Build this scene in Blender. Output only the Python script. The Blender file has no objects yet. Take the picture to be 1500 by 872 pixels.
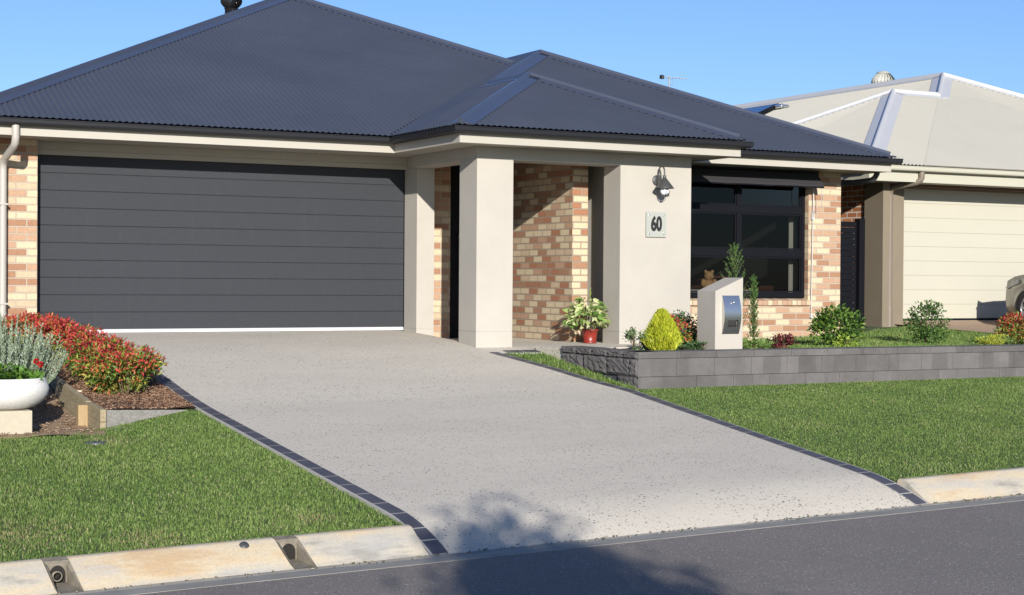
import bpy, bmesh, math, random
import numpy as np
from mathutils import Vector, Matrix
random.seed(7); RNG = np.random.default_rng(11)
C = bpy.context.scene.collection
rad = math.radians

# ------------------------------------------------------------------ materials
def new_mat(name):
    m = bpy.data.materials.new(name); m.use_nodes = True
    nt = m.node_tree; nt.nodes.clear()
    out = nt.nodes.new('ShaderNodeOutputMaterial')
    b = nt.nodes.new('ShaderNodeBsdfPrincipled')
    nt.links.new(b.outputs[0], out.inputs[0])
    return m, nt, b, out
def N(nt, t, **k):
    n = nt.nodes.new(t)
    for a, v in k.items():
        if a in n.inputs: n.inputs[a].default_value = v
        else: setattr(n, a, v)
    return n
def L(nt, a, b): nt.links.new(a, b)
def col4(c): return (c[0], c[1], c[2], 1)
def mixc(nt, fac, a, b):
    n = nt.nodes.new('ShaderNodeMix'); n.data_type = 'RGBA'
    for s, v in ((0, fac), (6, a), (7, b)):
        if hasattr(v, 'is_linked') or hasattr(v, 'links'): nt.links.new(v, n.inputs[s])
        else: n.inputs[s].default_value = v if s == 0 else col4(v)
    return n.outputs[2]
def ramp(nt, fac, stops, interp='LINEAR'):
    r = nt.nodes.new('ShaderNodeValToRGB'); r.color_ramp.interpolation = interp
    e = r.color_ramp.elements
    while len(e) < len(stops): e.new(0.5)
    for i, (p, c) in enumerate(stops): e[i].position = p; e[i].color = col4(c) if len(c) == 3 else c
    nt.links.new(fac, r.inputs[0]); return r.outputs[0]
def coords(nt):
    return nt.nodes.new('ShaderNodeTexCoord').outputs['Object']
def noise(nt, scale, detail=4, rough=.6, vec=None, stretch=None):
    v = vec if vec is not None else coords(nt)
    if stretch:
        mp = nt.nodes.new('ShaderNodeMapping'); mp.inputs['Scale'].default_value = stretch
        nt.links.new(v, mp.inputs[0]); v = mp.outputs[0]
    n = N(nt, 'ShaderNodeTexNoise', Scale=scale, Detail=detail, Roughness=rough); L(nt, v, n.inputs['Vector'])
    return n.outputs['Fac']
def bump(nt, b, h, strength=.3, dist=.01, chain=None):
    n = N(nt, 'ShaderNodeBump', Strength=strength, Distance=dist); L(nt, h, n.inputs['Height'])
    if chain is not None: L(nt, chain, n.inputs['Normal'])
    L(nt, n.outputs[0], b.inputs['Normal']); return n.outputs[0]
def simple(name, c, rough=.6, metal=0, var=.12, scale=3., bscale=None, bstr=.15, bdist=.004, c2=None, stretch=None, detail=5, spec=None):
    m, nt, b, o = new_mat(name)
    f = noise(nt, scale, detail, .65, stretch=stretch)
    lo = c2 if c2 else tuple(x * (1 - var) for x in c); hi = c if c2 else tuple(min(1, x * (1 + var)) for x in c)
    L(nt, ramp(nt, f, [(.3, lo), (.7, hi)]), b.inputs['Base Color'])
    b.inputs['Roughness'].default_value = rough; b.inputs['Metallic'].default_value = metal
    if bscale: bump(nt, b, noise(nt, bscale, 3, .6, stretch=stretch), bstr, bdist)
    if spec is not None: b.inputs['Specular IOR Level'].default_value = spec
    return m
M = {}
M['render'] = simple('beige_render', (.375, .350, .308), .85, var=.05, scale=1.6, bscale=140, bstr=.25, bdist=.002)
M['trim'] = simple('cream_trim_paint', (.375, .352, .305), .45, var=.02)
M['soffit'] = simple('soffit_paint', (.34, .315, .265), .7, var=.03)
M['roof'] = simple('dark_blue_steel', (.049, .055, .072), .42, metal=.0, var=.10, scale=.7, bscale=1.5, bstr=.05)
M['cap'] = simple('dark_blue_flat_capping', (.07, .08, .11), .30, metal=.35, var=.06, scale=.7)
M['cap'].node_tree.nodes['Principled BSDF'].inputs['Coat Weight'].default_value = .4
M['cap'].node_tree.nodes['Principled BSDF'].inputs['Coat Roughness'].default_value = .12
M['gutter'] = simple('charcoal_gutter_steel', (.013, .0135, .016), .5, var=.05, spec=.25)
M['black_metal'] = simple('black_powdercoat', (.004, .0045, .007), .6, var=.1, spec=.15)
M['black_flat'] = simple('soft_black', (.008, .008, .01), .7, var=.1)
M['lamp_grey'] = simple('lamp_grey_paint', (.052, .052, .052), .45, var=.1)
M['steel'] = simple('brushed_steel', (.62, .61, .60), .34, metal=1, var=.06, scale=60, stretch=(1, 1, .05))
M['aerial'] = simple('dull_aluminium', (.28, .29, .30), .5, metal=.3, var=.1)
M['headlight'] = simple('headlight_lens', (.25, .25, .25), .12, metal=.2, var=.05)
M['chrome'] = simple('bright_alloy', (.75, .75, .76), .22, metal=.9, var=.03)
M['white_seal'] = simple('white_seal', (.5, .5, .52), .5, var=.03)
M['white_plastic'] = simple('white_plastic', (.45, .44, .42), .4, var=.03)
M['nb_render'] = simple('taupe_render', (.17, .14, .10), .85, var=.05, bscale=120, bstr=.2, bdist=.002)
M['nb_pipe'] = simple('taupe_pipe', (.165, .135, .105), .5, var=.04)
M['nb_trim'] = simple('pale_cream_trim', (.39, .378, .305), .45, var=.02)
M['nb_roof'] = simple('pale_grey_steel', (.44, .42, .355), .42, var=.03, scale=.8)
M['nb_cap'] = simple('pale_capping', (.46, .46, .46), .36, var=.03)
M['nb_door'] = simple('cream_door_steel', (.405, .388, .32), .5, var=.02, scale=.8)
M['nb_lintel'] = simple('brown_lintel', (.12, .075, .05), .7, var=.08)
M['pipe'] = simple('beige_pipe', (.38, .355, .32), .45, var=.03)
M['dark_pipe'] = simple('slate_pipe', (.05, .055, .07), .45, var=.05)
M['terracotta'] = simple('red_glazed_pot', (.21, .022, .014), .35, var=.12, scale=8)
M['soil'] = simple('dark_soil', (.055, .037, .025), .95, var=.4, scale=25, bscale=60, bstr=.8, bdist=.02)
M['sandsoil'] = simple('sandy_soil', (.36, .25, .16), .95, c2=(.17, .105, .06), scale=14, bscale=45, bstr=.9, bdist=.02)
M['bark'] = simple('tree_bark', (.13, .10, .07), .9, var=.3, scale=12, bscale=30, bstr=.8)
M['stem'] = simple('plant_stem', (.10, .075, .04), .85, var=.25, scale=30)
M['lav_stem'] = simple('silver_green_stem', (.2, .24, .15), .85, var=.15, scale=30)
M['limestone'] = simple('pale_limestone_block', (.40, .36, .275), .9, var=.06, scale=18, bscale=70, bstr=.4)
M['fabric'] = simple('cream_curtain', (.62, .60, .55), .9, var=.06)
M['teddy'] = simple('tan_plush', (.50, .3, .14), .95, var=.2, scale=60, bscale=200, bstr=.6)
M['paper'] = simple('white_paper', (.6, .6, .58), .8, var=.05)
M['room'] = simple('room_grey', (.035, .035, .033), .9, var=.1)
M['tyre'] = simple('tyre_rubber', (.018, .018, .018), .8, var=.2)
M['carpaint'] = simple('champagne_grey_paint', (.30, .295, .25), .26, metal=.45, var=.02)
M['hole'] = simple('dark_hole', (.012, .01, .008), .9, var=.2)
M['solar'] = simple('blue_solar_glass', (.02, .045, .14), .12, var=.1)
M['bone_dome'] = simple('bone_vent_steel', (.36, .355, .31), .5, var=.05)
M['rosette'] = simple('red_blossom', (.45, .012, .012), .6, var=.2)
M['stone_chip'] = simple('cream_stone', (.6, .5, .38), .9, var=.1)
M['black_vent'] = simple('black_glossy_steel', (.02, .02, .022), .16, metal=.3, var=.1)

def m_whitepot():
    m, nt, b, o = new_mat('speckled_white_planter')
    f = noise(nt, 130, 3, .6)
    L(nt, ramp(nt, f, [(.32, (.50, .49, .46)), (.55, (.70, .69, .66))]), b.inputs['Base Color'])
    b.inputs['Roughness'].default_value = .75; bump(nt, b, noise(nt, 110, 3, .6), .8, .006); return m
M['whitepot'] = m_whitepot()

def m_brick(name, pal, mortar, bw=.24, bh=.086, ms=.0085, offx=0, offz=0, stepbias=0):
    m, nt, b, o = new_mat(name)
    g = nt.nodes.new('ShaderNodeNewGeometry')
    sp = nt.nodes.new('ShaderNodeSeparateXYZ'); L(nt, coords(nt), sp.inputs[0])
    sn = nt.nodes.new('ShaderNodeSeparateXYZ'); L(nt, g.outputs['True Normal'], sn.inputs[0])
    ax = N(nt, 'ShaderNodeMath', operation='ABSOLUTE'); L(nt, sn.outputs[0], ax.inputs[0])
    gt = N(nt, 'ShaderNodeMath', operation='GREATER_THAN'); L(nt, ax.outputs[0], gt.inputs[0]); gt.inputs[1].default_value = .5
    mx = N(nt, 'ShaderNodeMix'); L(nt, gt.outputs[0], mx.inputs[0]); L(nt, sp.outputs[0], mx.inputs[2]); L(nt, sp.outputs[1], mx.inputs[3])
    a1 = N(nt, 'ShaderNodeMath', operation='ADD'); L(nt, mx.outputs[0], a1.inputs[0]); a1.inputs[1].default_value = 40 + offx
    a2 = N(nt, 'ShaderNodeMath', operation='ADD'); L(nt, sp.outputs[2], a2.inputs[0]); a2.inputs[1].default_value = 8.6 + offz
    cb = nt.nodes.new('ShaderNodeCombineXYZ'); L(nt, a1.outputs[0], cb.inputs[0]); L(nt, a2.outputs[0], cb.inputs[1])
    br = nt.nodes.new('ShaderNodeTexBrick'); br.offset = .5; br.squash = 1
    for k, v in (('Scale', 1), ('Mortar Size', ms), ('Mortar Smooth', .15), ('Bias', 0), ('Brick Width', bw), ('Row Height', bh)): br.inputs[k].default_value = v
    br.inputs['Color1'].default_value = (0, 0, 0, 1); br.inputs['Color2'].default_value = (1, 1, 1, 1); br.inputs['Mortar'].default_value = (.5, .5, .5, 1)
    L(nt, cb.outputs[0], br.inputs['Vector'])
    c = ramp(nt, br.outputs['Color'], pal, 'CONSTANT')
    n1 = noise(nt, 38, 5, .7)
    sh = ramp(nt, n1, [(.25, (.78, .78, .78)), (.7, (1.08, 1.08, 1.08))])
    mm = N(nt, 'ShaderNodeMix', data_type='RGBA', blend_type='MULTIPLY'); mm.inputs[0].default_value = 1
    L(nt, c, mm.inputs[6]); L(nt, sh, mm.inputs[7])
    # tiny pits and white scuffs
    n2 = noise(nt, 170, 2, .5); sc = ramp(nt, n2, [(.68, (0, 0, 0)), (.74, (1, 1, 1))])
    n3 = noise(nt, 9, 2, .5); sc3 = ramp(nt, n3, [(.5, (0, 0, 0)), (.62, (1, 1, 1))])
    ms_ = N(nt, 'ShaderNodeMath', operation='MULTIPLY'); L(nt, sc, ms_.inputs[0]); L(nt, sc3, ms_.inputs[1])
    c2 = mixc(nt, ms_.outputs[0], mm.outputs[2], (.6, .52, .42))
    fin = mixc(nt, br.outputs['Fac'], c2, mortar)
    L(nt, fin, b.inputs['Base Color']); b.inputs['Roughness'].default_value = .88
    inv = N(nt, 'ShaderNodeMath', operation='SUBTRACT'); inv.inputs[0].default_value = 1; L(nt, br.outputs['Fac'], inv.inputs[1])
    ch = bump(nt, b, inv.outputs[0], .9, .008)
    bump(nt, b, noise(nt, 120, 4, .6), .35, .003, ch)
    return m
CREAM, CR2, TAN, ORG = (.53, .43, .29), (.475, .36, .24), (.40, .25, .16), (.31, .165, .096)
M['brick'] = m_brick('mixed_cream_brick', [(0, CREAM), (.24, TAN), (.45, CR2), (.62, ORG), (.82, TAN), (.93, CREAM)], (.37, .31, .24), offx=.11, offz=.03)
M['brick_porch'] = m_brick('mixed_porch_brick', [(0, CREAM), (.3, ORG), (.5, CR2), (.66, (.31, .14, .075)), (.85, TAN)], (.27, .22, .17), offx=.06, offz=.03)
M['sill_brick'] = m_brick('sill_soldier_brick', [(0, CREAM), (.3, TAN), (.6, CR2), (.8, TAN)], (.28, .22, .16), bw=.086, bh=.4, offz=.1)
M['nb_brick'] = m_brick('orange_brick', [(0, (.40, .15, .055)), (.35, (.34, .125, .05)), (.7, (.44, .18, .07))], (.58, .52, .45), ms=.011)

def m_driveway():
    m, nt, b, o = new_mat('exposed_aggregate_concrete')
    v = coords(nt)
    big = noise(nt, .9, 6, .65, v, (.6, 1.6, 1)); mid = noise(nt, 6, 5, .7, v); fine = noise(nt, 160, 3, .7, v)
    base = ramp(nt, big, [(.3, (.505, .462, .385)), (.7, (.59, .54, .45))])
    base = mixc(nt, ramp(nt, mid, [(.35, (0, 0, 0)), (.7, (.35, .35, .35))]), base, (.49, .445, .37))
    base = mixc(nt, ramp(nt, fine, [(.4, (0, 0, 0)), (.75, (.55, .55, .55))]), base, (.47, .435, .375))
    fac = None
    for sc, thr, keep in ((36, .28, .76), (80, .30, .72), (14, .12, .88)):
        vo = N(nt, 'ShaderNodeTexVoronoi', Scale=sc); vo.inputs['Randomness'].default_value = 1
        mp = nt.nodes.new('ShaderNodeMapping'); mp.inputs['Scale'].default_value = (1, 1, 1); mp.inputs['Location'].default_value = (sc, 0, 0); mp.inputs['Rotation'].default_value = (0, 0, sc)
        nz = N(nt, 'ShaderNodeTexNoise', Scale=sc * 1.7); L(nt, v, nz.inputs['Vector'])
        ad = N(nt, 'ShaderNodeMix', data_type='RGBA', blend_type='ADD'); ad.inputs[0].default_value = .6 / sc; L(nt, v, ad.inputs[6]); L(nt, nz.outputs['Color'], ad.inputs[7])
        L(nt, ad.outputs[2], mp.inputs[0]); L(nt, mp.outputs[0], vo.inputs['Vector'])
        lt = N(nt, 'ShaderNodeMath', operation='LESS_THAN'); L(nt, vo.outputs['Distance'], lt.inputs[0]); lt.inputs[1].default_value = thr
        s = nt.nodes.new('ShaderNodeSeparateColor'); L(nt, vo.outputs['Color'], s.inputs[0])
        g = N(nt, 'ShaderNodeMath', operation='GREATER_THAN'); L(nt, s.outputs[0], g.inputs[0]); g.inputs[1].default_value = keep
        mu = N(nt, 'ShaderNodeMath', operation='MULTIPLY'); L(nt, lt.outputs[0], mu.inputs[0]); L(nt, g.outputs[0], mu.inputs[1])
        if fac is None: fac = mu.outputs[0]
        else:
            mxn = N(nt, 'ShaderNodeMath', operation='MAXIMUM'); L(nt, fac, mxn.inputs[0]); L(nt, mu.outputs[0], mxn.inputs[1]); fac = mxn.outputs[0]
    dens = ramp(nt, noise(nt, 1.3, 3, .6, v), [(.35, (.45, .45, .45)), (.65, (1, 1, 1))])
    fm = N(nt, 'ShaderNodeMath', operation='MULTIPLY'); L(nt, fac, fm.inputs[0]); L(nt, dens, fm.inputs[1])
    L(nt, mixc(nt, fm.outputs[0], base, (.035, .037, .042)), b.inputs['Base Color'])
    b.inputs['Roughness'].default_value = .85
    bump(nt, b, fine, .35, .003); return m
M['driveway'] = m_driveway()
def m_asphalt():
    m, nt, b, o = new_mat('asphalt')
    v = coords(nt); big = noise(nt, .9, 5, .6, v); f = noise(nt, 110, 3, .75, v)
    c = ramp(nt, big, [(.3, (.215, .188, .162)), (.7, (.265, .232, .20))])
    c = mixc(nt, ramp(nt, f, [(.42, (.8, .8, .8)), (.55, (0, 0, 0))]), c, (.11, .10, .092))
    c = mixc(nt, ramp(nt, noise(nt, 55, 2, .6, v), [(.62, (0, 0, 0)), (.70, (1, 1, 1))]), c, (.46, .44, .40))
    L(nt, c, b.inputs['Base Color']); b.inputs['Roughness'].default_value = .85; bump(nt, b, f, .7, .008); return m
M['asphalt'] = m_asphalt()
def m_kerb():
    m, nt, b, o = new_mat('stained_kerb_concrete')
    v = coords(nt)
    a = noise(nt, 1.3, 6, .7, v, (.7, 2.2, 2.2)); d = noise(nt, 60, 4, .7, v); e = noise(nt, 3.1, 4, .6, v, (.6, 1.5, 1.5))
    c = ramp(nt, a, [(.36, (.33, .305, .26)), (.45, (.53, .48, .38)), (.54, (.62, .51, .34)), (.64, (.55, .39, .22))])
    c = mixc(nt, ramp(nt, e, [(.50, (0, 0, 0)), (.66, (.6, .6, .6))]), c, (.47, .455, .42))
    c = mixc(nt, ramp(nt, d, [(.45, (0, 0, 0)), (.8, (.5, .5, .5))]), c, (.28, .25, .2))
    L(nt, c, b.inputs['Base Color']); b.inputs['Roughness'].default_value = .85; bump(nt, b, d, .3, .004); return m
M['kerb'] = m_kerb()
M['apron'] = simple('gutter_concrete', (.38, .355, .30), .9, c2=(.25, .235, .20), scale=4, bscale=90, bstr=.4)
M['throat'] = simple('brown_channel_concrete', (.24, .21, .16), .9, c2=(.12, .105, .08), scale=14, bscale=60, bstr=.4)  # mottled grey brown, darker than the gutter concrete
M['joint'] = simple('pale_grout', (.40, .385, .355), .9, var=.08, scale=20)
M['paver'] = simple('slate_blue_paver', (.083, .082, .098), .62, c2=(.055, .055, .07), scale=5, bscale=90, bstr=.3)
M['lawn_soil'] = simple('lawn_thatch', (.07, .10, .03), .95, c2=(.035, .05, .015), scale=30, bscale=50, bstr=.5, bdist=.02)
M['earth'] = simple('dry_grass_ground', (.09, .11, .04), .95, c2=(.06, .07, .03), scale=2)
M['nb_drive'] = simple('tan_pebble_concrete', (.42, .30, .21), .9, c2=(.22, .15, .10), scale=70, bscale=90, bstr=.4)
def m_mulch():
    m, nt, b, o = new_mat('bark_mulch')
    v = coords(nt); f = noise(nt, 30, 5, .8, v, (1, 2.2, 1)); g = noise(nt, 60, 3, .6, v, (2, 1, 1))
    L(nt, ramp(nt, f, [(.3, (.03, .018, .012)), (.5, (.14, .075, .045)), (.68, (.27, .16, .10))]), b.inputs['Base Color'])
    b.inputs['Roughness'].default_value = .95; bump(nt, b, g, 1, .03); return m
M['mulch'] = m_mulch()
def m_block(name, rough_):
    m, nt, b, o = new_mat(name)
    f = noise(nt, 4, 5, .7); g = noise(nt, 90, 4, .7)
    c = ramp(nt, f, [(.3, (.080, .077, .076)), (.7, (.115, .109, .106))])
    c = mixc(nt, ramp(nt, noise(nt, 60, 2, .5), [(.66, (0, 0, 0)), (.8, (.8, .8, .8))]), c, (.30, .29, .27))
    L(nt, c, b.inputs['Base Color']); b.inputs['Roughness'].default_value = .88
    sp = nt.nodes.new('ShaderNodeSeparateXYZ'); L(nt, coords(nt), sp.inputs[0]); cb = nt.nodes.new('ShaderNodeCombineXYZ'); L(nt, sp.outputs[0], cb.inputs[0]); az = N(nt, 'ShaderNodeMath', operation='ADD'); L(nt, sp.outputs[2], az.inputs[0]); az.inputs[1].default_value = 3.364; L(nt, az.outputs[0], cb.inputs[1])
    br = nt.nodes.new('ShaderNodeTexBrick'); br.offset = .5; L(nt, cb.outputs[0], br.inputs['Vector'])
    for k_, v_ in (('Scale', 1), ('Mortar Size', 0), ('Brick Width', .25), ('Row Height', .2)): br.inputs[k_].default_value = v_
    br.inputs['Color1'].default_value = (.82, .82, .82, 1); br.inputs['Color2'].default_value = (1.22, 1.2, 1.2, 1)
    mm = N(nt, 'ShaderNodeMix', data_type='RGBA', blend_type='MULTIPLY'); mm.inputs[0].default_value = 1; L(nt, c, mm.inputs[6]); L(nt, br.outputs['Color'], mm.inputs[7]); L(nt, mm.outputs[2], b.inputs['Base Color'])
    if rough_: bump(nt, b, noise(nt, 22, 6, .75), .9, .025)
    else: bump(nt, b, g, .5, .003)
    return m
M['block'] = m_block('charcoal_block', False); M['splitblock'] = m_block('split_face_block', True)
def m_timber(name, c1, c2, ax=(1, 9, 9)):
    m, nt, b, o = new_mat(name)
    f = noise(nt, 7, 6, .7, None, ax); g = noise(nt, 40, 4, .7, None, ax)
    L(nt, ramp(nt, f, [(.3, c1), (.7, c2)]), b.inputs['Base Color']); b.inputs['Roughness'].default_value = .85
    bump(nt, b, g, .5, .006); return m
M['grey_timber'] = m_timber('weathered_grey_sleeper', (.20, .19, .17), (.40, .38, .34), (1, 5, 9))
M['olive_timber'] = m_timber('weathered_olive_sleeper', (.20, .16, .09), (.36, .30, .19), (9, 1, 9))
M['post_timber'] = m_timber('yellow_pine_post', (.26, .18, .09), (.40, .29, .16), (9, 9, 1))
def m_garage():
    m, nt, b, o = new_mat('slate_garage_panel')
    f = noise(nt, 9, 5, .7, None, (1, 1, 14)); s = noise(nt, 2.2, 4, .6, None, (9, 1, .5))
    c = ramp(nt, f, [(.3, (.0255, .028, .034)), (.7, (.034, .037, .044))])
    c = mixc(nt, ramp(nt, s, [(.58, (0, 0, 0)), (.8, (.25, .25, .25))]), c, (.065, .066, .07))
    L(nt, c, b.inputs['Base Color']); b.inputs['Roughness'].default_value = .6; b.inputs['Specular IOR Level'].default_value = .25
    bump(nt, b, noise(nt, 22, 4, .75, None, (.7, 1, 9)), .7, .005); return m
M['garage'] = m_garage()
def m_awning():
    m, nt, b, o = new_mat('striped_dark_canvas')
    sp = nt.nodes.new('ShaderNodeSeparateXYZ'); L(nt, coords(nt), sp.inputs[0])
    s = N(nt, 'ShaderNodeMath', operation='PINGPONG'); L(nt, sp.outputs[0], s.inputs[0]); s.inputs[1].default_value = .14
    L(nt, ramp(nt, s.outputs[0], [(0, (.020, .019, .021)), (.5, (.034, .032, .034))], 'CONSTANT'), b.inputs['Base Color'])
    b.inputs['Roughness'].default_value = .9; return m
M['awning'] = m_awning()
def m_glass():
    m, nt, b, o = new_mat('tinted_window_glass')
    nt.nodes.remove(b)
    t = N(nt, 'ShaderNodeBsdfTransparent'); t.inputs[0].default_value = (.42, .43, .42, 1)
    g = N(nt, 'ShaderNodeBsdfGlossy'); g.inputs['Roughness'].default_value = .02; g.inputs[0].default_value = (.55, .56, .58, 1)
    fr = N(nt, 'ShaderNodeFresnel'); fr.inputs[0].default_value = 1.45
    mx = N(nt, 'ShaderNodeMixShader'); L(nt, fr.outputs[0], mx.inputs[0]); L(nt, t.outputs[0], mx.inputs[1]); L(nt, g.outputs[0], mx.inputs[2])
    L(nt, mx.outputs[0], o.inputs[0]); return m
M['glass'] = m_glass()
M['sofa'] = simple('patterned_sofa_fabric', (.22, .06, .035), .9, c2=(.08, .045, .03), scale=22, detail=2)
def m_signglass():
    m, nt, b, o = new_mat('frosted_sign_glass')
    b.inputs['Base Color'].default_value = (.33, .34, .305, 1); b.inputs['Roughness'].default_value = .15
    f = noise(nt, 120, 2, .5); bump(nt, b, f, .3, .003); return m
M['signglass'] = m_signglass()
def m_globe():
    m, nt, b, o = new_mat('lamp_globe_glass')
    b.inputs['Base Color'].default_value = (.8, .83, .86, 1); b.inputs['Roughness'].default_value = .08; return m
M['globe'] = m_globe()
def m_carglass():
    m, nt, b, o = new_mat('car_glass'); b.inputs['Base Color'].default_value = (.015, .018, .02, 1); b.inputs['Roughness'].default_value = .05; return m
M['carglass'] = m_carglass()
def m_leaf(name, rough=.5, trans=.25):
    m, nt, b, o = new_mat(name)
    a = N(nt, 'ShaderNodeAttribute', attribute_name='tint')
    L(nt, a.outputs['Color'], b.inputs['Base Color']); b.inputs['Roughness'].default_value = rough
    b.inputs['Specular IOR Level'].default_value = .35
    t = N(nt, 'ShaderNodeBsdfTranslucent'); L(nt, a.outputs['Color'], t.inputs[0])
    mx = N(nt, 'ShaderNodeMixShader'); mx.inputs[0].default_value = trans
    L(nt, b.outputs[0], mx.inputs[1]); L(nt, t.outputs[0], mx.inputs[2]); L(nt, mx.outputs[0], o.inputs[0]); return m
M['leaf'] = m_leaf('leaf_blades'); M['grass'] = m_leaf('grass_blades', .55, .3)

# ------------------------------------------------------------------ mesh helpers
class MB:
    def __init__(s): s.v = []; s.f = []; s.sm = []
    def add(s, vs, fs, smooth=False):
        k = len(s.v); s.v += [tuple(p) for p in vs]; s.f += [[i + k for i in f] for f in fs]; s.sm += [smooth] * len(fs); return s
    def box(s, x0, x1, y0, y1, z0, z1, mat=None):
        vs = [(x, y, z) for z in (z0, z1) for y in (y0, y1) for x in (x0, x1)]
        if mat is not None: vs = [mat @ Vector(p) for p in vs]
        return s.add(vs, [(0, 2, 3, 1), (4, 5, 7, 6), (0, 1, 5, 4), (1, 3, 7, 5), (3, 2, 6, 7), (2, 0, 4, 6)])
    def tube(s, pts, r, n=10, cap=True):
        pts = [Vector(p) for p in pts]; rs = r if isinstance(r, (list, tuple)) else [r] * len(pts)
        up = None; rings = []
        for i, p in enumerate(pts):
            d = (pts[min(i + 1, len(pts) - 1)] - pts[max(i - 1, 0)]).normalized()
            if up is None: up = Vector((0, 0, 1)) if abs(d.z) < .9 else Vector((0, 1, 0))
            a = (up - d * up.dot(d)).normalized(); b_ = d.cross(a); up = a
            rings.append([p + (a * math.cos(2 * math.pi * j / n) + b_ * math.sin(2 * math.pi * j / n)) * rs[i] for j in range(n)])
        vs = [q for R_ in rings for q in R_]; fs = []
        for i in range(len(pts) - 1):
            for j in range(n): fs.append((i * n + j, i * n + (j + 1) % n, (i + 1) * n + (j + 1) % n, (i + 1) * n + j))
        s.add(vs, fs, True)
        if cap:
            s.add(rings[0], [tuple(range(n))[::-1]]); s.add(rings[-1], [tuple(range(n))])
        return s
    def lathe(s, prof, c, n=32, axis='z', smooth=True, mat=None):
        vs = []; fs = []
        for (r, z) in prof:
            for j in range(n):
                a = 2 * math.pi * j / n
                p = Vector((r * math.cos(a), r * math.sin(a), z)) if axis == 'z' else (Vector((r * math.cos(a), z, r * math.sin(a))) if axis == 'y' else Vector((z, r * math.cos(a), r * math.sin(a))))
                if mat is not None: p = mat @ p
                vs.append(p + Vector(c))
        for i in range(len(prof) - 1):
            for j in range(n): fs.append((i * n + j, i * n + (j + 1) % n, (i + 1) * n + (j + 1) % n, (i + 1) * n + j))
        return s.add(vs, fs, smooth)
    def prism(s, poly, ax, a0, a1):
        n = len(poly); P_ = lambda p, a: (a, p[0], p[1]) if ax == 'x' else ((p[0], a, p[1]) if ax == 'y' else (p[0], p[1], a))
        vs = [P_(p, a0) for p in poly] + [P_(p, a1) for p in poly]
        return s.add(vs, [tuple(range(n)), tuple(range(2 * n - 1, n - 1, -1))] + [(i, (i + 1) % n, n + (i + 1) % n, n + i) for i in range(n)])
    def build(s, name, mat, parent=None, bevel=0, fixn=True, **k):
        me = bpy.data.meshes.new(name); me.from_pydata(s.v, [], s.f); me.update()
        me.polygons.foreach_set('use_smooth', s.sm)
        if fixn:
            bm = bmesh.new(); bm.from_mesh(me); bmesh.ops.recalc_face_normals(bm, faces=bm.faces)
            if bevel:
                bmesh.ops.remove_doubles(bm, verts=bm.verts, dist=1e-5)
                bmesh.ops.bevel(bm, geom=[e for e in bm.edges if len(e.link_faces) == 2 and e.calc_face_angle(0) > .5], offset=bevel, segments=2, profile=.7, affect='EDGES')
            bm.to_mesh(me); bm.free()
        me.materials.append(M[mat]); o = bpy.data.objects.new(name, me); C.objects.link(o)
        put(o, parent); tag(o, **k); return o
def put(o, parent):
    if parent is not None:
        o.parent = parent; bpy.context.view_layer.update() if False else None
        o.matrix_parent_inverse = WM[parent.name].inverted()
    WM[o.name] = Matrix.Translation(o.location)
WM = {}
def tag(o, label=None, cat=None, group=None, kind=None):
    if label: o['label'] = label
    if cat: o['category'] = cat
    if group: o['group'] = group
    if kind: o['kind'] = kind
def thing(name, loc, label, cat, group=None):
    o = bpy.data.objects.new(name, None); o.location = loc; o.empty_display_size = .2; C.objects.link(o); tag(o, label, cat, group)
    WM[o.name] = Matrix.Translation(loc); return o
def grid(name, xs, ys, zf, mat, **k):
    xs = list(xs); ys = list(ys); vs = [(x, y, zf(x, y)) for y in ys for x in xs]; n = len(xs)
    fs = [(j * n + i, j * n + i + 1, (j + 1) * n + i + 1, (j + 1) * n + i) for j in range(len(ys) - 1) for i in range(n - 1)]
    b = MB(); b.add(vs, fs, True); return b.build(name, mat, fixn=False, **k)
def np_mesh(name, verts, faces_flat, nper, mat, tint=None, parent=None, smooth=False, **k):
    """verts (n,3); faces with nper corners each"""
    me = bpy.data.meshes.new(name); nv = len(verts); nf = len(faces_flat) // nper
    me.vertices.add(nv); me.vertices.foreach_set('co', np.asarray(verts, np.float32).ravel())
    me.loops.add(nf * nper); me.loops.foreach_set('vertex_index', np.asarray(faces_flat, np.int32))
    me.polygons.add(nf); me.polygons.foreach_set('loop_start', np.arange(0, nf * nper, nper, dtype=np.int32))
    me.update(calc_edges=True)
    if smooth: me.polygons.foreach_set('use_smooth', np.ones(nf, bool))
    if tint is not None:
        a = me.color_attributes.new('tint', 'FLOAT_COLOR', 'POINT')
        a.data.foreach_set('color', np.concatenate([tint, np.ones((nv, 1))], 1).astype(np.float32).ravel())
    me.materials.append(M[mat]); o = bpy.data.objects.new(name, me); C.objects.link(o); put(o, parent); tag(o, **k); return o

# ------------------------------------------------------------------ terrain heights
KY = [-9.85, -7, -4.85, -3.5, -2.28, -1, 0, 40]; KZ = [-.95, -.693, -.5, -.3, -.13, -.03, 0, 0]
def sstep(a, b, x):
    t = min(1, max(0, (x - a) / (b - a))); return t * t * (3 - 2 * t)
def T(x, y):
    z = float(np.mean([np.interp(y + d, KY, KZ) for d in (-.5, -.25, 0, .25, .5)])) if -9.3 < y < -.6 else float(np.interp(y, KY, KZ))
    if y < -9.85: z = -.95
    z += .02 * (x - 4.34) * min(1, max(0, (-y - 4) / 5.85))
    if y > -2.6: z = z + (min(z, -.125) - z) * sstep(8.65, 9.15, x)
    return z
def TT(x, y):
    hi = max(-.15, .055 * (y - .1)) if y < .1 else 0.
    return -.14 + (hi + .14) * sstep(13.5, 17, x)
def KX(x): return .02 * (x - 4.34)
lin = lambda a, b, n: [a + (b - a) * i / n for i in range(n + 1)]

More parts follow.
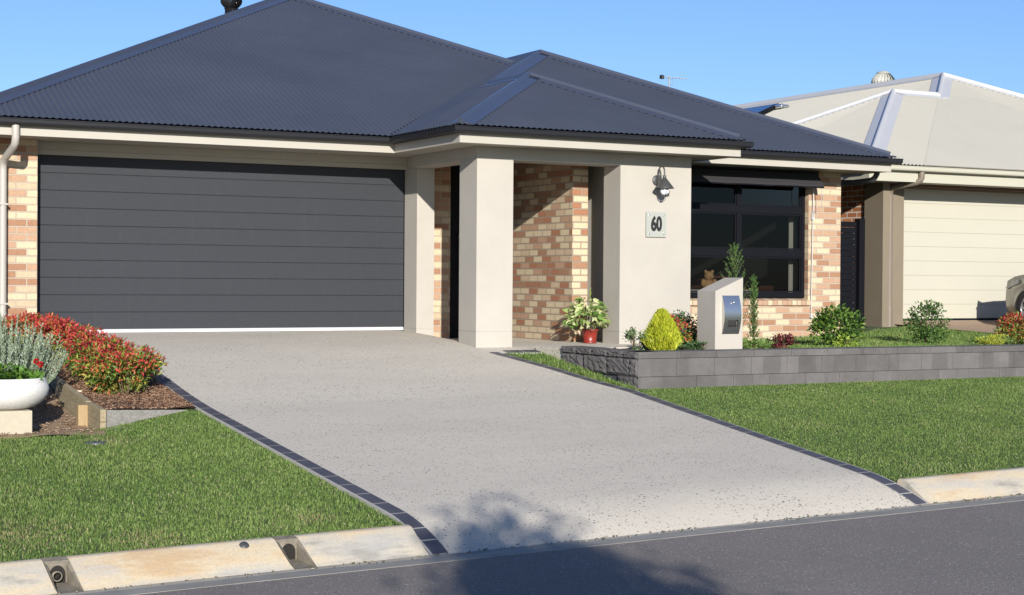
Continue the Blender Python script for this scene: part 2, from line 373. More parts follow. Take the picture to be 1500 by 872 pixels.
# ------------------------------------------------------------------ setting
grid('ground', lin(-400, 400, 8), lin(-400, 400, 8), lambda x, y: -1.6, 'earth', kind='structure')
grid('lawn_ground', lin(-12, 4.37, 50) + [4.40, 5.5, 6.5, 7.5, 8.3, 8.55, 8.585] + lin(8.7, 9.36, 5), lin(-9.86, 14, 90), lambda x, y: T(x, y) - (.25 if (4.39 < x < 8.56 and y < -8.5) or (-1.8 < x < 3.4 and -6.0 < y < -.5) else .018), 'lawn_soil', kind='structure')
grid('lawn_ground', lin(9.36, 40, 60), lin(-9.86, -4.7, 24), lambda x, y: T(x, y) - .018, 'lawn_soil', kind='structure')
grid('terrace_ground', lin(9.36, 17.75, 40), lin(-4.7, 14, 60), lambda x, y: TT(x, y) - .012, 'lawn_soil', kind='structure')
grid('road', lin(-60, 90, 60), lin(-17.6, -10.55, 12), lambda x, y: -1.075 + KX(x) + .04 * math.sin(math.pi * (y + 17.6) / 7.05) * 0, 'asphalt', kind='structure')
grid('far_verge', lin(-60, 90, 20), lin(-60, -17.6, 8), lambda x, y: -.98 + KX(x), 'lawn_soil', kind='structure')
# driveway slab with thickness
RB = [(-9.84, 8.57), (-9.49, 8.58), (-8.44, 8.72), (-7.01, 8.92), (-5.0, 9.21), (-3.69, 9.03), (-2.72, 8.80)]
def right_edge(y): return float(np.interp(y, [a for a, _ in RB], [b for _, b in RB]))
LX = 4.38; BW = .13
def dz_lip(x, y):
    if y >= -9.45: return T(x, y)
    t = -9.45 - y; top = T(x, -9.45) - .09 * t; t = t / .75; return top + (-1.098 + KX(x) - T(x, -9.45) + .0675) * (t ** 2)
def driveway():
    b = MB()
    ys = [-10.2, -10.12, -10.04, -9.96, -9.88, -9.8, -9.72, -9.64, -9.56, -9.48] + lin(-9.4, -2.72, 34)
    fl = lambda y: 0
    vs = []; n = 24
    for y in ys:
        x0 = LX + BW; x1 = right_edge(y) - BW
        for i in range(n + 1):
            x = x0 + (x1 - x0) * i / n; vs.append((x, y, dz_lip(x, y)))
    m = n + 1
    b.add(vs, [(j * m + i, j * m + i + 1, (j + 1) * m + i + 1, (j + 1) * m + i) for j in range(len(ys) - 1) for i in range(n)], True)
    ys2 = lin(-2.72, 0.02, 14); xs2 = lin(4.15, 8.9, 24); k = len(xs2)
    b.add([(x, y, T(x, y)) for y in ys2 for x in xs2], [(j * k + i, j * k + i + 1, (j + 1) * k + i + 1, (j + 1) * k + i) for j in range(14) for i in range(24)], True)
    b.build('driveway', 'driveway', fixn=False, kind='structure')
    grid('porch_path', lin(8.9, 10.95, 10), lin(-2.52, .3, 12), lambda x, y: T(min(x, 9.36), y) - 0 if x < 9.36 else -.121, 'driveway', kind='structure')
    grid('porch_path', lin(10.951, 11.9, 4), lin(-2.52, -1.0, 6), lambda x, y: -.121, 'driveway', kind='structure')
    b = MB(); b.box(9.362, 11.9, -3.16, -2.522, -.5, -.121); b.build('porch_path', 'driveway', kind='structure')
driveway()
def border():
    jt = MB(); pv = MB(); th = .004
    def strip(pts_in, pts_out):
        # pts lists of Vector along the border; base (grout) sheet + separate pavers
        n = len(pts_in)
        vs = [p for ab in zip(pts_in, pts_out) for p in ab]
        jt.add([Vector(p) + Vector((0, 0, -.002)) for p in vs], [(2 * i, 2 * i + 1, 2 * i + 3, 2 * i + 2) for i in range(n - 1)])
        # outer side skirt so the edge has thickness
        jt.add([q for p in pts_out for q in (Vector(p) + Vector((0, 0, -.002)), Vector(p) + Vector((0, 0, -.08)))], [(2 * i, 2 * i + 1, 2 * i + 3, 2 * i + 2) for i in range(n - 1)])
    def run(fi, fo, s0, s1, step, tilt=0):
        n = max(1, round(abs(s1 - s0) / step)); pi = []; po = []
        for i in range(n):
            a = s0 + (s1 - s0) * i / n; c = s0 + (s1 - s0) * (i + 1) / n; g = .0075 * (1 if c > a else -1)
            k = 3; rows = [a + g + (c - a - 2 * g) * j / k for j in range(k + 1)]
            vs = []
            for r in rows:
                A = Vector(fi(r)); B = Vector(fo(r)); dd = (B - A).normalized(); vs += [A + dd * .004 + Vector((0, 0, th)), B - dd * .014 + Vector((0, 0, th))]
            pv.add(vs, [(2 * j, 2 * j + 1, 2 * j + 3, 2 * j + 2) for j in range(k)])
        m = n * 3
        for i in range(m + 1):
            s = s0 + (s1 - s0) * i / m; pi.append(Vector(fi(s)) + Vector((0, 0, .0045))); po.append(Vector(fo(s)) + Vector((0, 0, .0045)))
        strip(pi, po)
    Z = lambda x, y: dz_lip(x, y)
    w = BW
    run(lambda y: (LX + w, y, Z(LX + w, y)), lambda y: (LX, y, Z(LX, y)), -.8, -9.84, .31)
    run(lambda y: (LX + w, y, Z(LX + w, y)), lambda y: (LX, y, Z(LX, y)), -9.84, -10.2, .19)
    run(lambda y: (right_edge(y) - w, y, Z(right_edge(y) - w, y)), lambda y: (right_edge(y), y, Z(right_edge(y), y)), -2.62, -9.84, .31)
    run(lambda y: (8.57 - w , y, Z(8.57 - w, y)), lambda y: (8.57, y, Z(8.57, y)), -9.84, -10.2, .19)
    run(lambda x: (x, -2.52, T(x, -2.52) + .002), lambda x: (x, -2.72, T(x, -2.72) + .002), 8.9, 9.36, .23)
    jt.build('driveway_edging_grout', 'joint', kind='structure'); pv.build('driveway_border', 'paver', kind='structure')
border()
# kerb and gutter, split for the outlets
OUT = [(2.07, .13), (3.50, .13)]; OW = .075
def kerb():
    prof = [(-9.80, -.20), (-9.83, .0), (-9.86, .012), (-9.92, .004), (-10.14, -.118), (-10.2, -.14)]
    base = -.955
    def seg(b, x0, x1, fl0=0, fl1=0):
        n = max(1, int((x1 - x0) / .3)); rows = []
        for i in range(n + 1):
            t = i / n
            for j, (y, z) in enumerate(prof):
                d = max(0, (-9.9 - y)) / .3
                x = x0 + (x1 - x0) * t + (fl0 * d * (1 - t)) * 0 + d * (fl0 if i == 0 else (fl1 if i == n else 0))
                rows.append((x, y, base + z + KX(x)))
        m = len(prof)
        b.add(rows, [(i * m + j, (i + 1) * m + j, (i + 1) * m + j + 1, i * m + j + 1) for i in range(n) for j in range(m - 1)], True)
        for i in (0, n): b.add([rows[i * m + j] for j in range(m)] + [(rows[i * m][0], -10.2, rows[i * m][2])] * 0, [tuple(range(m))])
    b = MB(); x = -60
    joints = [0.2]
    seg(b, -60, .2, 0, 0); seg(b, .206, OUT[0][0] - OW, 0, .03)
    seg(b, OUT[0][0] + OW, OUT[1][0] - OW, .03, .03); seg(b, OUT[1][0] + OW, LX - .01, .03, .0)
    seg(b, 8.58, 10.6, .0, 0); seg(b, 10.606, 13.6); seg(b, 13.606, 18.4); seg(b, 24, 90)
    b.build('kerb', 'kerb', kind='structure')
    a = MB(); xs = lin(-60, 90, 150)
    ap = [(-10.19, -.142 + base), (-10.24, -.147 + base), (-10.555, -.118 + base), (-10.558, -.2 + base)]
    a.add([(x, y, z + KX(x)) for x in xs for (y, z) in ap], [(i * 4 + j, (i + 1) * 4 + j, (i + 1) * 4 + j + 1, i * 4 + j + 1) for i in range(150) for j in range(3)], False)
    a.build('gutter_apron', 'apron', kind='structure')
    for k, (xc, hw) in enumerate(OUT):
        z0 = base + KX(xc)
        t = thing('kerb_drain_outlet', (xc, -10.2, z0 - .14), ('stormwater outlet in the kerb with a broken pipe stub in its mouth' if k == 0 else 'empty stormwater outlet in the kerb beside the round metal stud'), 'drain outlet', 'drain outlets in the kerb')
        c = MB(); x0, x1 = xc - OW, xc + OW
        lean = .03
        # throat: floor, two side cheeks, collar around the mouth
        def P(x, y, z): return (x + (max(0, -9.9 - y) / .3) * lean, y, z0 + z)
        c.add([P(x0 + .02, -9.95, -.125), P(x1 - .02, -9.95, -.125), P(x1, -10.2, -.139), P(x0, -10.2, -.139)], [(0, 1, 2, 3)])
        c.add([P(x0, -9.83, 0), P(x1, -9.83, 0), P(x1, -9.86, .014), P(x0, -9.86, .014), P(x0, -9.93, .002), P(x1, -9.93, .002)], [(0, 1, 2, 3), (3, 2, 5, 4)])
        c.add([P(x0, -9.93, .002), P(x0 + .02, -9.95, -.02), P(x0 + .02, -9.95, -.125), P(x0, -10.2, -.139)], [(0, 1, 2, 3)])
        c.add([P(x1, -9.93, .002), P(x1 - .02, -9.95, -.02), P(x1 - .02, -9.95, -.125), P(x1, -10.2, -.139)], [(0, 1, 2, 3)])
        c.add([P(x0, -9.93, .002), P(x1, -9.93, .002), P(x1 - .02, -9.95, -.02), P(x0 + .02, -9.95, -.02)], [(0, 1, 2, 3)])
        c.add([P(x0 + .02, -9.951, -.01), P(x1 - .02, -9.951, -.01), P(x1 - .02, -9.951, -.126), P(x0 + .02, -9.951, -.126)], [(0, 1, 2, 3)])
        c.build('channel', 'throat', t)
        h = MB(); n = 14; ring = [P(xc + .0 + .046 * math.cos(math.pi * i / n), -9.957, -.078 + .056 * math.sin(math.pi * i / n)) for i in range(n + 1)] + [P(xc - .046, -9.957, -.124), P(xc + .046, -9.957, -.124)]
        back = [(p[0], p[1] + .004, p[2]) for p in ring]
        m = len(ring); h.add(ring + back, [tuple(range(m)), tuple(range(m, 2 * m))] + [(i, (i + 1) % m, m + (i + 1) % m, m + i) for i in range(m)])
        h.build('pipe_mouth', 'hole', t)
        if k == 0:
            s = MB(); s.lathe([(.024, -.02), (.030, -.02), (.030, .03), (.024, .03), (.024, -.02)], (xc - .005, -9.985, z0 - .078), 14, axis='y'); s.build('pipe_stub', 'throat', t)
kerb()
s = MB(); s.lathe([(.0, .010), (.022, .009), (.03, 0), (.034, -.006), (.0, -.006)], (0, 0, 0), 20); o = s.build('kerb_stud', 'lamp_grey', label='small round metal stud set in the top of the kerb beside the empty outlet', cat='kerb stud')
o.location = (3.22, -9.945, -.955 + KX(3.22) - .006); o.rotation_euler = (rad(30), 0, 0)
# neighbour driveway
def nd_left(y): return float(np.interp(y, [-10.2, -4.7, -1.8, -.3, .3], [18.4, 18.0, 17.8, 17.45, 17.2]))
def nd_z(x, y):
    if y > -4.7: return max(-.25, .02 + .055 * (y - .1)) if y < .1 else .02 + .25 * min(.2, y - .1)
    return float(np.interp(y, [-10.2, -9.6, -4.7], [-1.09 + KX(x), -.94 + KX(x), -.244]))
b = MB(); ys = lin(-10.2, .34, 40); n = 8
b.add([(nd_left(y) + (24 - nd_left(y)) * i / n, y, nd_z(nd_left(y) + (24 - nd_left(y)) * i / n, y)) for y in ys for i in range(n + 1)], [(j * 9 + i, j * 9 + i + 1, (j + 1) * 9 + i + 1, (j + 1) * 9 + i) for j in range(40) for i in range(8)], True)
b.build('neighbour_driveway', 'nb_drive', fixn=False, kind='structure')
# garden bed surfaces
def sleeper_front(x): return -5.8 + (x - 3.33) * .65 / .92 if x < 4.25 else -5.15
def mz(x, y): return max(T(x, y) + .015 + (.10 * sstep(4.3, 3.4, x)) * sstep(-4.4, -5.7, y), T(x, y) + .01)
vs = []; b = MB(); ny = 40; nx = 12
for j in range(ny + 1):
    for i in range(nx + 1):
        x = 3.36 + (LX - .005 - 3.36) * i / nx; y0 = sleeper_front(x) + .03; y = y0 + (-.26 - y0) * j / ny; vs.append((x, y, mz(x, y) + random.uniform(-.006, .006) if i < nx else mz(x, y) - .01))
b.add(vs, [(j * 13 + i, j * 13 + i + 1, (j + 1) * 13 + i + 1, (j + 1) * 13 + i) for j in range(ny) for i in range(nx)], True)
b.build('mulch_bed', 'mulch', fixn=False, kind='structure')
def sand_z(x, y): return T(x, y) - .004 - .075 * sstep(-5.98, -5.6, y) * sstep(-3.6, -4.6, y) + .010 * math.sin(x * 9 + y * 7) * math.sin(y * 11)
grid('sand_bed', lin(-2, 3.31, 60), lin(-6.13, -.3, 60), sand_z, 'sandsoil', kind='structure')
grid('front_garden_bed', lin(9.42, 12.5, 40), lin(-4.56, -3.17, 20), lambda x, y: -.135 + .012 * math.sin(x * 13) * math.sin(y * 17), 'soil', kind='structure')

# loose bark chips
def chips(name, n, xf, zf, cols, label, size=(.012, .045)):
    V = []; F = []; Tn = []
    for k in range(n):
        x, y = xf(); z = zf(x, y) + .006
        a = random.uniform(0, 6.28); l = random.uniform(*size); w = l * random.uniform(.2, .45); t = random.uniform(-.35, .35)
        d = Vector((math.cos(a), math.sin(a), t)) * l; e = Vector((-math.sin(a), math.cos(a), random.uniform(-.4, .4))) * w; p = Vector((x, y, z)); h = Vector((0, 0, .006))
        i = len(V); V += [p - d / 2 - e / 2, p + d / 2 - e / 2, p + d / 2 + e / 2, p - d / 2 + e / 2]; V += [q + h for q in V[-4:]]
        F += [i, i + 1, i + 5, i + 4, i + 1, i + 2, i + 6, i + 5, i + 2, i + 3, i + 7, i + 6, i + 3, i, i + 4, i + 7, i + 4, i + 5, i + 6, i + 7]
        c = np.array(random.choice(cols)) * random.uniform(.6, 1.25); Tn += [c] * 8
    return np_mesh(name, np.array([tuple(v) for v in V]), F, 4, 'leaf', np.array(Tn), label=label, cat='mulch', kind='stuff')
def rb():
    x = random.uniform(3.38, 4.35); y = random.uniform(sleeper_front(x) + .04, -3.2); return x, y
chips('bark_chips', 9000, rb, mz, [(.30, .18, .11), (.2, .1, .06), (.12, .06, .035), (.38, .26, .17)], 'loose brown bark mulch round the red hedge')
chips('sand_litter', 700, lambda: (random.uniform(2.4, 3.28), random.uniform(-6.05, -4.2)), sand_z, [(.30, .21, .14), (.2, .12, .07), (.38, .29, .2)], 'dry leaf litter and chips on the sandy soil beside the planter', (.01, .04))

chips('gutter_litter', 260, lambda: (random.uniform(.5, 12), -10.21 - abs(random.gauss(0, .035))), lambda x, y: -1.098 + KX(x), [(.30, .24, .16), (.16, .11, .07), (.4, .36, .28), (.12, .14, .05)], 'dry leaf bits and grit lying along the foot of the kerb', (.006, .022))
# ------------------------------------------------------------------ grass
def pts_in(poly, n):
    P_ = np.array(poly); lo = P_.min(0); hi = P_.max(0); out = np.zeros((0, 2))
    while len(out) < n:
        q = RNG.uniform(lo, hi, (n, 2)); ins = np.zeros(n, bool)
        for i in range(len(P_)):
            a = P_[i]; b_ = P_[i - 1]
            c = ((a[1] > q[:, 1]) != (b_[1] > q[:, 1])) & (q[:, 0] < (b_[0] - a[0]) * (q[:, 1] - a[1]) / (b_[1] - a[1] + 1e-12) + a[0]); ins ^= c
        out = np.concatenate([out, q[ins]])
    return out[:n]
def nz2(x, y, s, seed=0):
    return (np.sin(x * s + seed) * np.sin(y * s * 1.3 + seed * 2.1) + np.sin(x * s * 2.3 + 1.7 + seed + y * s) * .6 + np.sin(y * s * 3.1 - x * s * 1.9 + seed) * .4) / 2
def grass(polys, dens, zf, h, w, label, extra=None, seed=1):
    Ps = []
    for poly in polys:
        a = np.array(poly); area = abs(np.sum(a[:, 0] * np.roll(a[:, 1], -1) - a[:, 1] * np.roll(a[:, 0], -1))) / 2
        Ps.append(pts_in(poly, int(area * dens)))
    q = np.concatenate(Ps); n = len(q)
    z = np.array([zf(x, y) for x, y in q])
    pn = nz2(q[:, 0], q[:, 1], 2.1, seed); pn2 = nz2(q[:, 0], q[:, 1], 9., seed + 3)
    H = h * RNG.uniform(.55, 1.2, n) * (1 + .18 * pn2 + .12 * pn); W = w * RNG.uniform(.7, 1.3, n)
    az = RNG.uniform(0, 2 * np.pi, n); lean = np.abs(RNG.normal(.65, .38, n)); la = RNG.uniform(0, 2 * np.pi, n)
    side = np.stack([np.cos(az), np.sin(az), np.zeros(n)], 1) * W[:, None] / 2
    out = np.stack([np.cos(la), np.sin(la), np.zeros(n)], 1)
    base = np.stack([q[:, 0], q[:, 1], z], 1)
    up = np.array([0, 0, 1.])
    mid = base + (up * np.cos(lean * .6)[:, None] + out * np.sin(lean * .6)[:, None]) * (H * .55)[:, None]
    tip = mid + (up * np.cos(lean * 1.9)[:, None] + out * np.sin(lean * 1.9)[:, None]) * (H * .5)[:, None]
    V = np.stack([base - side, base + side, mid + side * .85, mid - side * .85, tip], 1).reshape(-1, 3)
    i = np.arange(n) * 5
    F = np.stack([i, i + 1, i + 2, i, i + 2, i + 3, i + 3, i + 2, i + 4], 1).ravel()
    g1 = np.array([.135, .220, .048]); g2 = np.array([.225, .31, .082]); dry = np.array([.42, .40, .21]); dk = np.array([.08, .15, .035])
    t = np.clip(RNG.uniform(0, 1, n) + .45 * pn + .15 * pn2, 0, 1)[:, None]; c = g1 * (1 - t) + g2 * t
    r = RNG.uniform(0, 1, n); dm = (r < .04 + .12 * np.clip(pn * 1.1 - .25, 0, 1)); c[dm] = dry * RNG.uniform(.7, 1.1, (dm.sum(), 1))
    km = (r > .76); c[km] = dk
    if extra: c = extra(q, c)
    return np_mesh('grass', V, F, 3, 'grass', np.repeat(c, 5, 0), label=label, cat='grass', kind='stuff')
lz = lambda x, y: T(x, y) - .022
def dryspots(q, c):
    for (x, y, r) in ((2.0, -9.2, .5), (3.25, -6.4, .28), (3.9, -9.4, .22), (1.6, -8.0, .4), (2.7, -9.55, .3)):
        d = np.hypot((q[:, 0] - x), (q[:, 1] - y)) / r; m = (d < 1) & (RNG.uniform(0, 1, len(q)) < .5 * (1 - d)); c[m] = np.array([.33, .30, .14]) * RNG.uniform(.7, 1.15, (m.sum(), 1))
    return c
grass([[(.4, -9.85), (4.37, -9.84), (4.37, -5.22), (4.25, -5.2), (3.34, -5.86), (2.9, -6.08), (.4, -6.12)]], 10500, lz, .030, .0048, 'buffalo grass lawn left of the driveway, between kerb and sleeper bed', dryspots)
grass([[(-6, -9.85), (.4, -9.85), (.4, -6.12), (-6, -6.12)]], 2600, lz, .05, .010, 'lawn verge continuing to the left of the driveway', None, 4)
rl = [(8.54, -9.85), (14.8, -9.85), (14.8, -4.87), (9.24, -4.87)] ; rl = [(8.575, -9.84), (13.2, -9.84), (16.6, -4.87), (9.215, -4.87), (8.93, -7.01), (8.73, -8.44), (8.59, -9.49)]
grass([rl], 9500, lz, .024, .0048, 'trimmed lawn between the charcoal block wall and the right kerb', None, 7)
grass([[(9.22, -4.85), (9.32, -4.85), (9.34, -2.74), (8.83, -2.74), (9.05, -3.69)]], 5000, lambda x, y: T(x, y) - .012, .05, .006, 'small triangle of grass between the driveway edging and the wall end', None, 9)
grass([[(11.6, -4.5), (17.6, -4.5), (17.8, -1.8), (17.3, -.2), (15.4, -1.05), (12.5, -1.05)]], 3000, lambda x, y: TT(x, y) - .012, .06, .008, 'raised lawn behind the charcoal block wall under the front window', None, 12)

grass([[(13.2, -9.84), (18.35, -9.84), (17.95, -4.87), (16.6, -4.87)]], 2600, lz, .045, .009, 'lawn verge running right to the neighbouring driveway', None, 15)
# ------------------------------------------------------------------ HOUSE
H = 2.459
house = thing('brick_house', (9.6, 2, -.15), 'single storey house with dark blue steel roof, cream brick and slate double garage door', 'house')
def hip_roof(mb, X0, X1, Y0, Y1, tan, H, wave=.076, amp=.0065, step=8, e=.05, sides='flrb'):
    hw = (X1 - X0) / 2; n = Vector
    def plane(o, s, d, Ln, dmax):
        s = Vector(s); d = Vector(d); nrm = (Vector((0, 0, 1)) - d * tan).normalized()
        k = max(2, int(Ln / wave * step)); vs = []
        for i in range(k + 1):
            q = Ln * i / k; m = max(dmax(q), e + .001); off = nrm * amp * math.cos(2 * math.pi * q / wave)
            for dd in (e, m): vs.append(Vector(o) + s * q + d * dd + Vector((0, 0, H + dd * tan)) + off)
        mb.add(vs, [(2 * i, 2 * i + 2, 2 * i + 3, 2 * i + 1) for i in range(k)], True)
    W = X1 - X0; Ly = Y1 - Y0; ry = min(hw, Ly / 2)
    if 'f' in sides: plane((X0, Y0, 0), (1, 0, 0), (0, 1, 0), W, lambda q: min(q, W - q, ry))
    if 'l' in sides: plane((X0, Y0, 0), (0, 1, 0), (1, 0, 0), Ly, lambda q: min(q, Ly - q, hw))
    if 'r' in sides: plane((X1, Y0, 0), (0, 1, 0), (-1, 0, 0), Ly, lambda q: min(q, Ly - q, hw))
    if 'b' in sides: plane((X0, Y1, 0), (1, 0, 0), (0, -1, 0), W, lambda q: min(q, W - q, ry))
def cap(mb, A, B, n1, n2, w=.17, r=.022, lift=.010):
    A = Vector(A); B = Vector(B); n1 = Vector(n1).normalized(); n2 = Vector(n2).normalized(); Ld = (B - A).normalized()
    f1 = n1.cross(Ld); f2 = Ld.cross(n2); nm = (n1 + n2).normalized()
    if f1.dot(n2) > 0: f1 = -f1   # away from the other plane
    if f2.dot(n1) > 0: f2 = -f2
    if f1.z > .0 and f2.z > 0: f1 = -f1; f2 = -f2
    pr = [f1 * w + n1 * (lift - .006), f1 * w + n1 * lift, f1 * (r * 1.5) + n1 * lift]
    for i in range(7):
        a = math.pi * i / 6; side = (f1 - f2).normalized(); pr.append(nm * (lift + r * .6 + r * math.sin(a)) + side * r * math.cos(a))
    pr += [f2 * (r * 1.5) + n2 * lift, f2 * w + n2 * lift, f2 * w + n2 * (lift - .006)]
    m = len(pr); vs = [A + p for p in pr] + [B + p for p in pr]
    mb.add(vs, [(i, i + 1, m + i + 1, m + i) for i in range(m - 1)], False)
    mb.add([A + p for p in pr], [tuple(range(m))]); mb.add([B + p for p in pr], [tuple(range(m))])
def nn(d, tan): return (-d[0] * tan, -d[1] * tan, 1)
tm, tw = .455, .446
FRONT, LEFT, RIGHT, BACK = (0, 1), (1, 0), (-1, 0), (0, -1)   # upslope directions
a = MB(); hip_roof(a, 2.83, 15.14, -.95, 15.2, tm, H); a.build('roof', 'roof', house, fixn=False)
a = MB(); hip_roof(a, 8.11, 15.80, -1.72, 11, tw, H); a.build('roof', 'roof', house, fixn=False)
a = MB(); hip_roof(a, 8.11, 12.34, -2.83, 2.5, tw, H, sides='flr'); a.build('roof', 'roof', house, fixn=False)
a = MB()
def hipcaps(a, X0, X1, Y0, Y1, t_, left=(0, 1), right=(0, 1), ridge=True, H=H, w=.17):
    hw = (X1 - X0) / 2
    f = lambda t: (X0 + t, Y0 + t, H + t * t_); g = lambda t: (X1 - t, Y0 + t, H + t * t_)
    if left: cap(a, f(left[0] * hw + .13), f(left[1] * hw), nn(FRONT, t_), nn(LEFT, t_), w)
    if right: cap(a, g(right[0] * hw + .13), g(right[1] * hw), nn(FRONT, t_), nn(RIGHT, t_), w)
    if ridge: cap(a, (X0 + hw, Y0 + hw, H + hw * t_), (X0 + hw, Y1 - hw if ridge is True else ridge, H + hw * t_), nn(LEFT, t_), nn(RIGHT, t_), w)
hipcaps(a, 2.83, 15.14, -.95, 15.2, tm)
hipcaps(a, 8.11, 15.80, -1.72, 11, tw, left=(2.10 / 3.845, 1))
hipcaps(a, 8.11, 12.34, -2.83, 2.5, tw, ridge=.46)
a.build('ridge_capping', 'cap', house)
# black strip standing in for the shaded gaps at the corrugation ends
a = MB()
p0 = Vector((8.11, -.95, H)); d = Vector((1, 1, tw)); nrm = Vector(nn(FRONT, tm)).normalized()
f = Vector((-1, 0, 0)); vs = [p0 + d * .1 + nrm * .002, p0 + d * .1 + f * .055 + nrm * .002, p0 + d * 3.55 + f * .055 + nrm * .002, p0 + d * 3.55 + nrm * .002]
vs = [v + Vector((0, 0, 0)) for v in vs]; a.add(vs, [(0, 1, 2, 3)]); a.build('valley_gap_strip', 'black_flat', house)
PATH = [(2.83, 12), (2.83, -.95), (8.11, -.95), (8.11, -2.83), (12.34, -2.83), (12.34, -1.72), (15.80, -1.72), (15.80, 11)]
def sweep(mb, path, prof, closed=True, smooth=False):
    """prof: (inward offset, z). Path walks with the outside on its right."""
    rows = []
    for i, p in enumerate(path):
        def nrm(a, b_):
            d = (Vector(b_) - Vector(a)).normalized(); return Vector((-d.y, d.x))      # left = inward
        if i == 0: n = nrm(path[0], path[1]); k = 1
        elif i == len(path) - 1: n = nrm(path[-2], path[-1]); k = 1
        else:
            n1 = nrm(path[i - 1], p); n2 = nrm(p, path[i + 1]); n = n1 + n2; k = 2 / n.length_squared * 1
            n = n * k; k = 1
        rows += [(p[0] + n.x * o, p[1] + n.y * o, z) for o, z in prof]
    m = len(prof)
    fs = [(i * m + j, (i + 1) * m + j, (i + 1) * m + (j + 1) % m, i * m + (j + 1) % m) for i in range(len(path) - 1) for j in range(m if closed else m - 1)]
    mb.add(rows, fs, smooth)
    if closed: mb.add(rows[:m], [tuple(range(m))]); mb.add(rows[-m:], [tuple(range(m))])
gprof = lambda H: [(.115, H - .078), (.03, H - .078), (.008, H - .07), (0, H - .05), (0, H - .014), (-.006, H - .010), (-.006, H - .002), (.004, H), (.012, H - .004), (.012, H - .02), (.03, H - .062), (.108, H - .062), (.108, H - .01), (.115, H - .01)]
a = MB(); sweep(a, PATH, gprof(H)); a.build('gutter', 'gutter', house)
a = MB(); sweep(a, PATH, [(.117, 2.272), (.117, H - .015), (.137, H - .015), (.137, 2.272)]); a.build('fascia', 'trim', house)
a = MB(); a.box(2.97, 8.25, -.81, 11.8, 2.281, 2.293); a.box(8.252, 12.20, -2.69, 10.8, 2.281, 2.293); a.box(12.202, 15.66, -1.58, 10.8, 2.281, 2.293); a.build('soffit', 'soffit', house)
# masonry
w = MB()
w.box(3.3, 3.93, -.25, .12, -.25, 2.279)                      # garage pier
w.box(3.3, 3.53, .12, 11, -.25, 2.279)
w.box(3.53, 15.06, 10.77, 11, -.25, 2.279)
w.box(8.997, 9.47, .1, .33, -.25, 2.279)
w.box(14.70, 15.29, -.97, -.74, -.3, 2.279); w.box(11.77, 12.1, -.97, -.74, -.3, 2.279); w.box(12.1, 14.70, -.97, -.74, -.3, .375); w.box(12.1, 14.70, -.97, -.74, 2.2, 2.279)
w.box(15.06, 15.29, -.74, 11, -.3, 2.279)
w.build('wall', 'brick', house)
w = MB(); w.box(10.45, 10.68, -1.5, .33, -.25, 2.279); w.build('wall', 'brick_porch', house, label='mixed cream and orange brick porch wall')
w = MB()
def pier(mb, x0, x1, y0, y1, z0, z1, zg):
    mb.box(x0, x1, y0, y1, z0, zg); mb.box(x0 + .004, x1 - .004, y0 + .004, y1 - .004, zg, zg + .005); mb.box(x0, x1, y0, y1, zg + .005, z1)
p = MB(); pier(p, 8.672, 9.165, -2.28, -1.81, -.3, 2.13, .05); p.build('pillar', 'render', house, label='free standing square rendered pillar at the porch front')
p = MB(); pier(p, 10.69, 11.76, -2.28, -1.88, -.3, 2.13, .03); p.box(10.95, 11.76, -1.88, -.74, -.3, 2.13); p.box(10.683, 10.95, -1.0, -.74, -.3, 2.279); p.build('pillar', 'render', house, label='wide rendered pier carrying the wall lamp and number')
p = MB(); pier(p, 8.745, 8.995, -.4, .33, -.3, 2.13, .03); p.build('pillar', 'render', house, label='narrow rendered pier at the right side of the garage door')
p = MB(); p.box(8.672, 11.76, -2.28, -1.88, 2.132, 2.2785); p.box(8.672, 8.995, -1.878, -.40, 2.132, 2.2785); p.box(8.747, 8.995, -.398, .33, 2.132, 2.2785); p.box(10.95, 11.76, -1.878, -.742, 2.132, 2.2785); p.build('porch_beam', 'render', house)
p = MB(); p.box(3.932, 8.743, -.10, .05, 2.185, 2.2785); p.box(3.932, 8.743, -.085, .05, 2.125, 2.183); p.build('garage_lintel', 'soffit', house)
# garage door
g = thing  # alias kept short
gd = MB(); x0, x1 = 3.945, 8.735; nP = 10; z0 = .045; ph = (2.125 - z0) / nP
for i in range(nP):
    a0 = z0 + i * ph; a1 = a0 + ph
    gd.prism([(.0, a0 + .006), (.0, a1 - .006), (.005, a1 - .0005), (.03, a1 - .0005), (.03, a0 + .0005), (.005, a0 + .0005)], 'x', x0, x1)
gdo = gd.build('garage_door', 'garage', house)
s = MB(); s.prism([(-.012, .004), (-.012, .036), (.0, .046), (.03, .046), (.03, .004)], 'x', x0, x1); s.build('bottom_seal', 'white_seal', gdo)
for u0, u1 in ((x0 - .012, x0 - .002), (x1 + .002, x1 + .010)):
    s = MB(); s.box(u0, u1, -.01, .04, 0, 2.12); s.build('shadow_gap_strip', 'black_metal', gdo)  # black strip stands in for the shadow gap at each door side
s = MB(); s.box(3.93, 8.745, .04, .2, -.3, -.002 + .004); s.build('threshold', 'joint', house)
# front door in the porch
s = MB(); s.box(9.472, 10.448, .16, .2, -.12, 2.0); s.box(9.472, 10.448, .14, .2, 2.0, 2.279); fd = s.build('front_door', 'black_metal', house, bevel=.0)
s = MB(); s.tube([(9.62, .12, .7), (9.62, .12, 1.3)], .012, 8); s.box(9.61, 9.63, .12, .16, .74, .76); s.box(9.61, 9.63, .12, .16, 1.24, 1.26); s.build('handle', 'steel', fd)
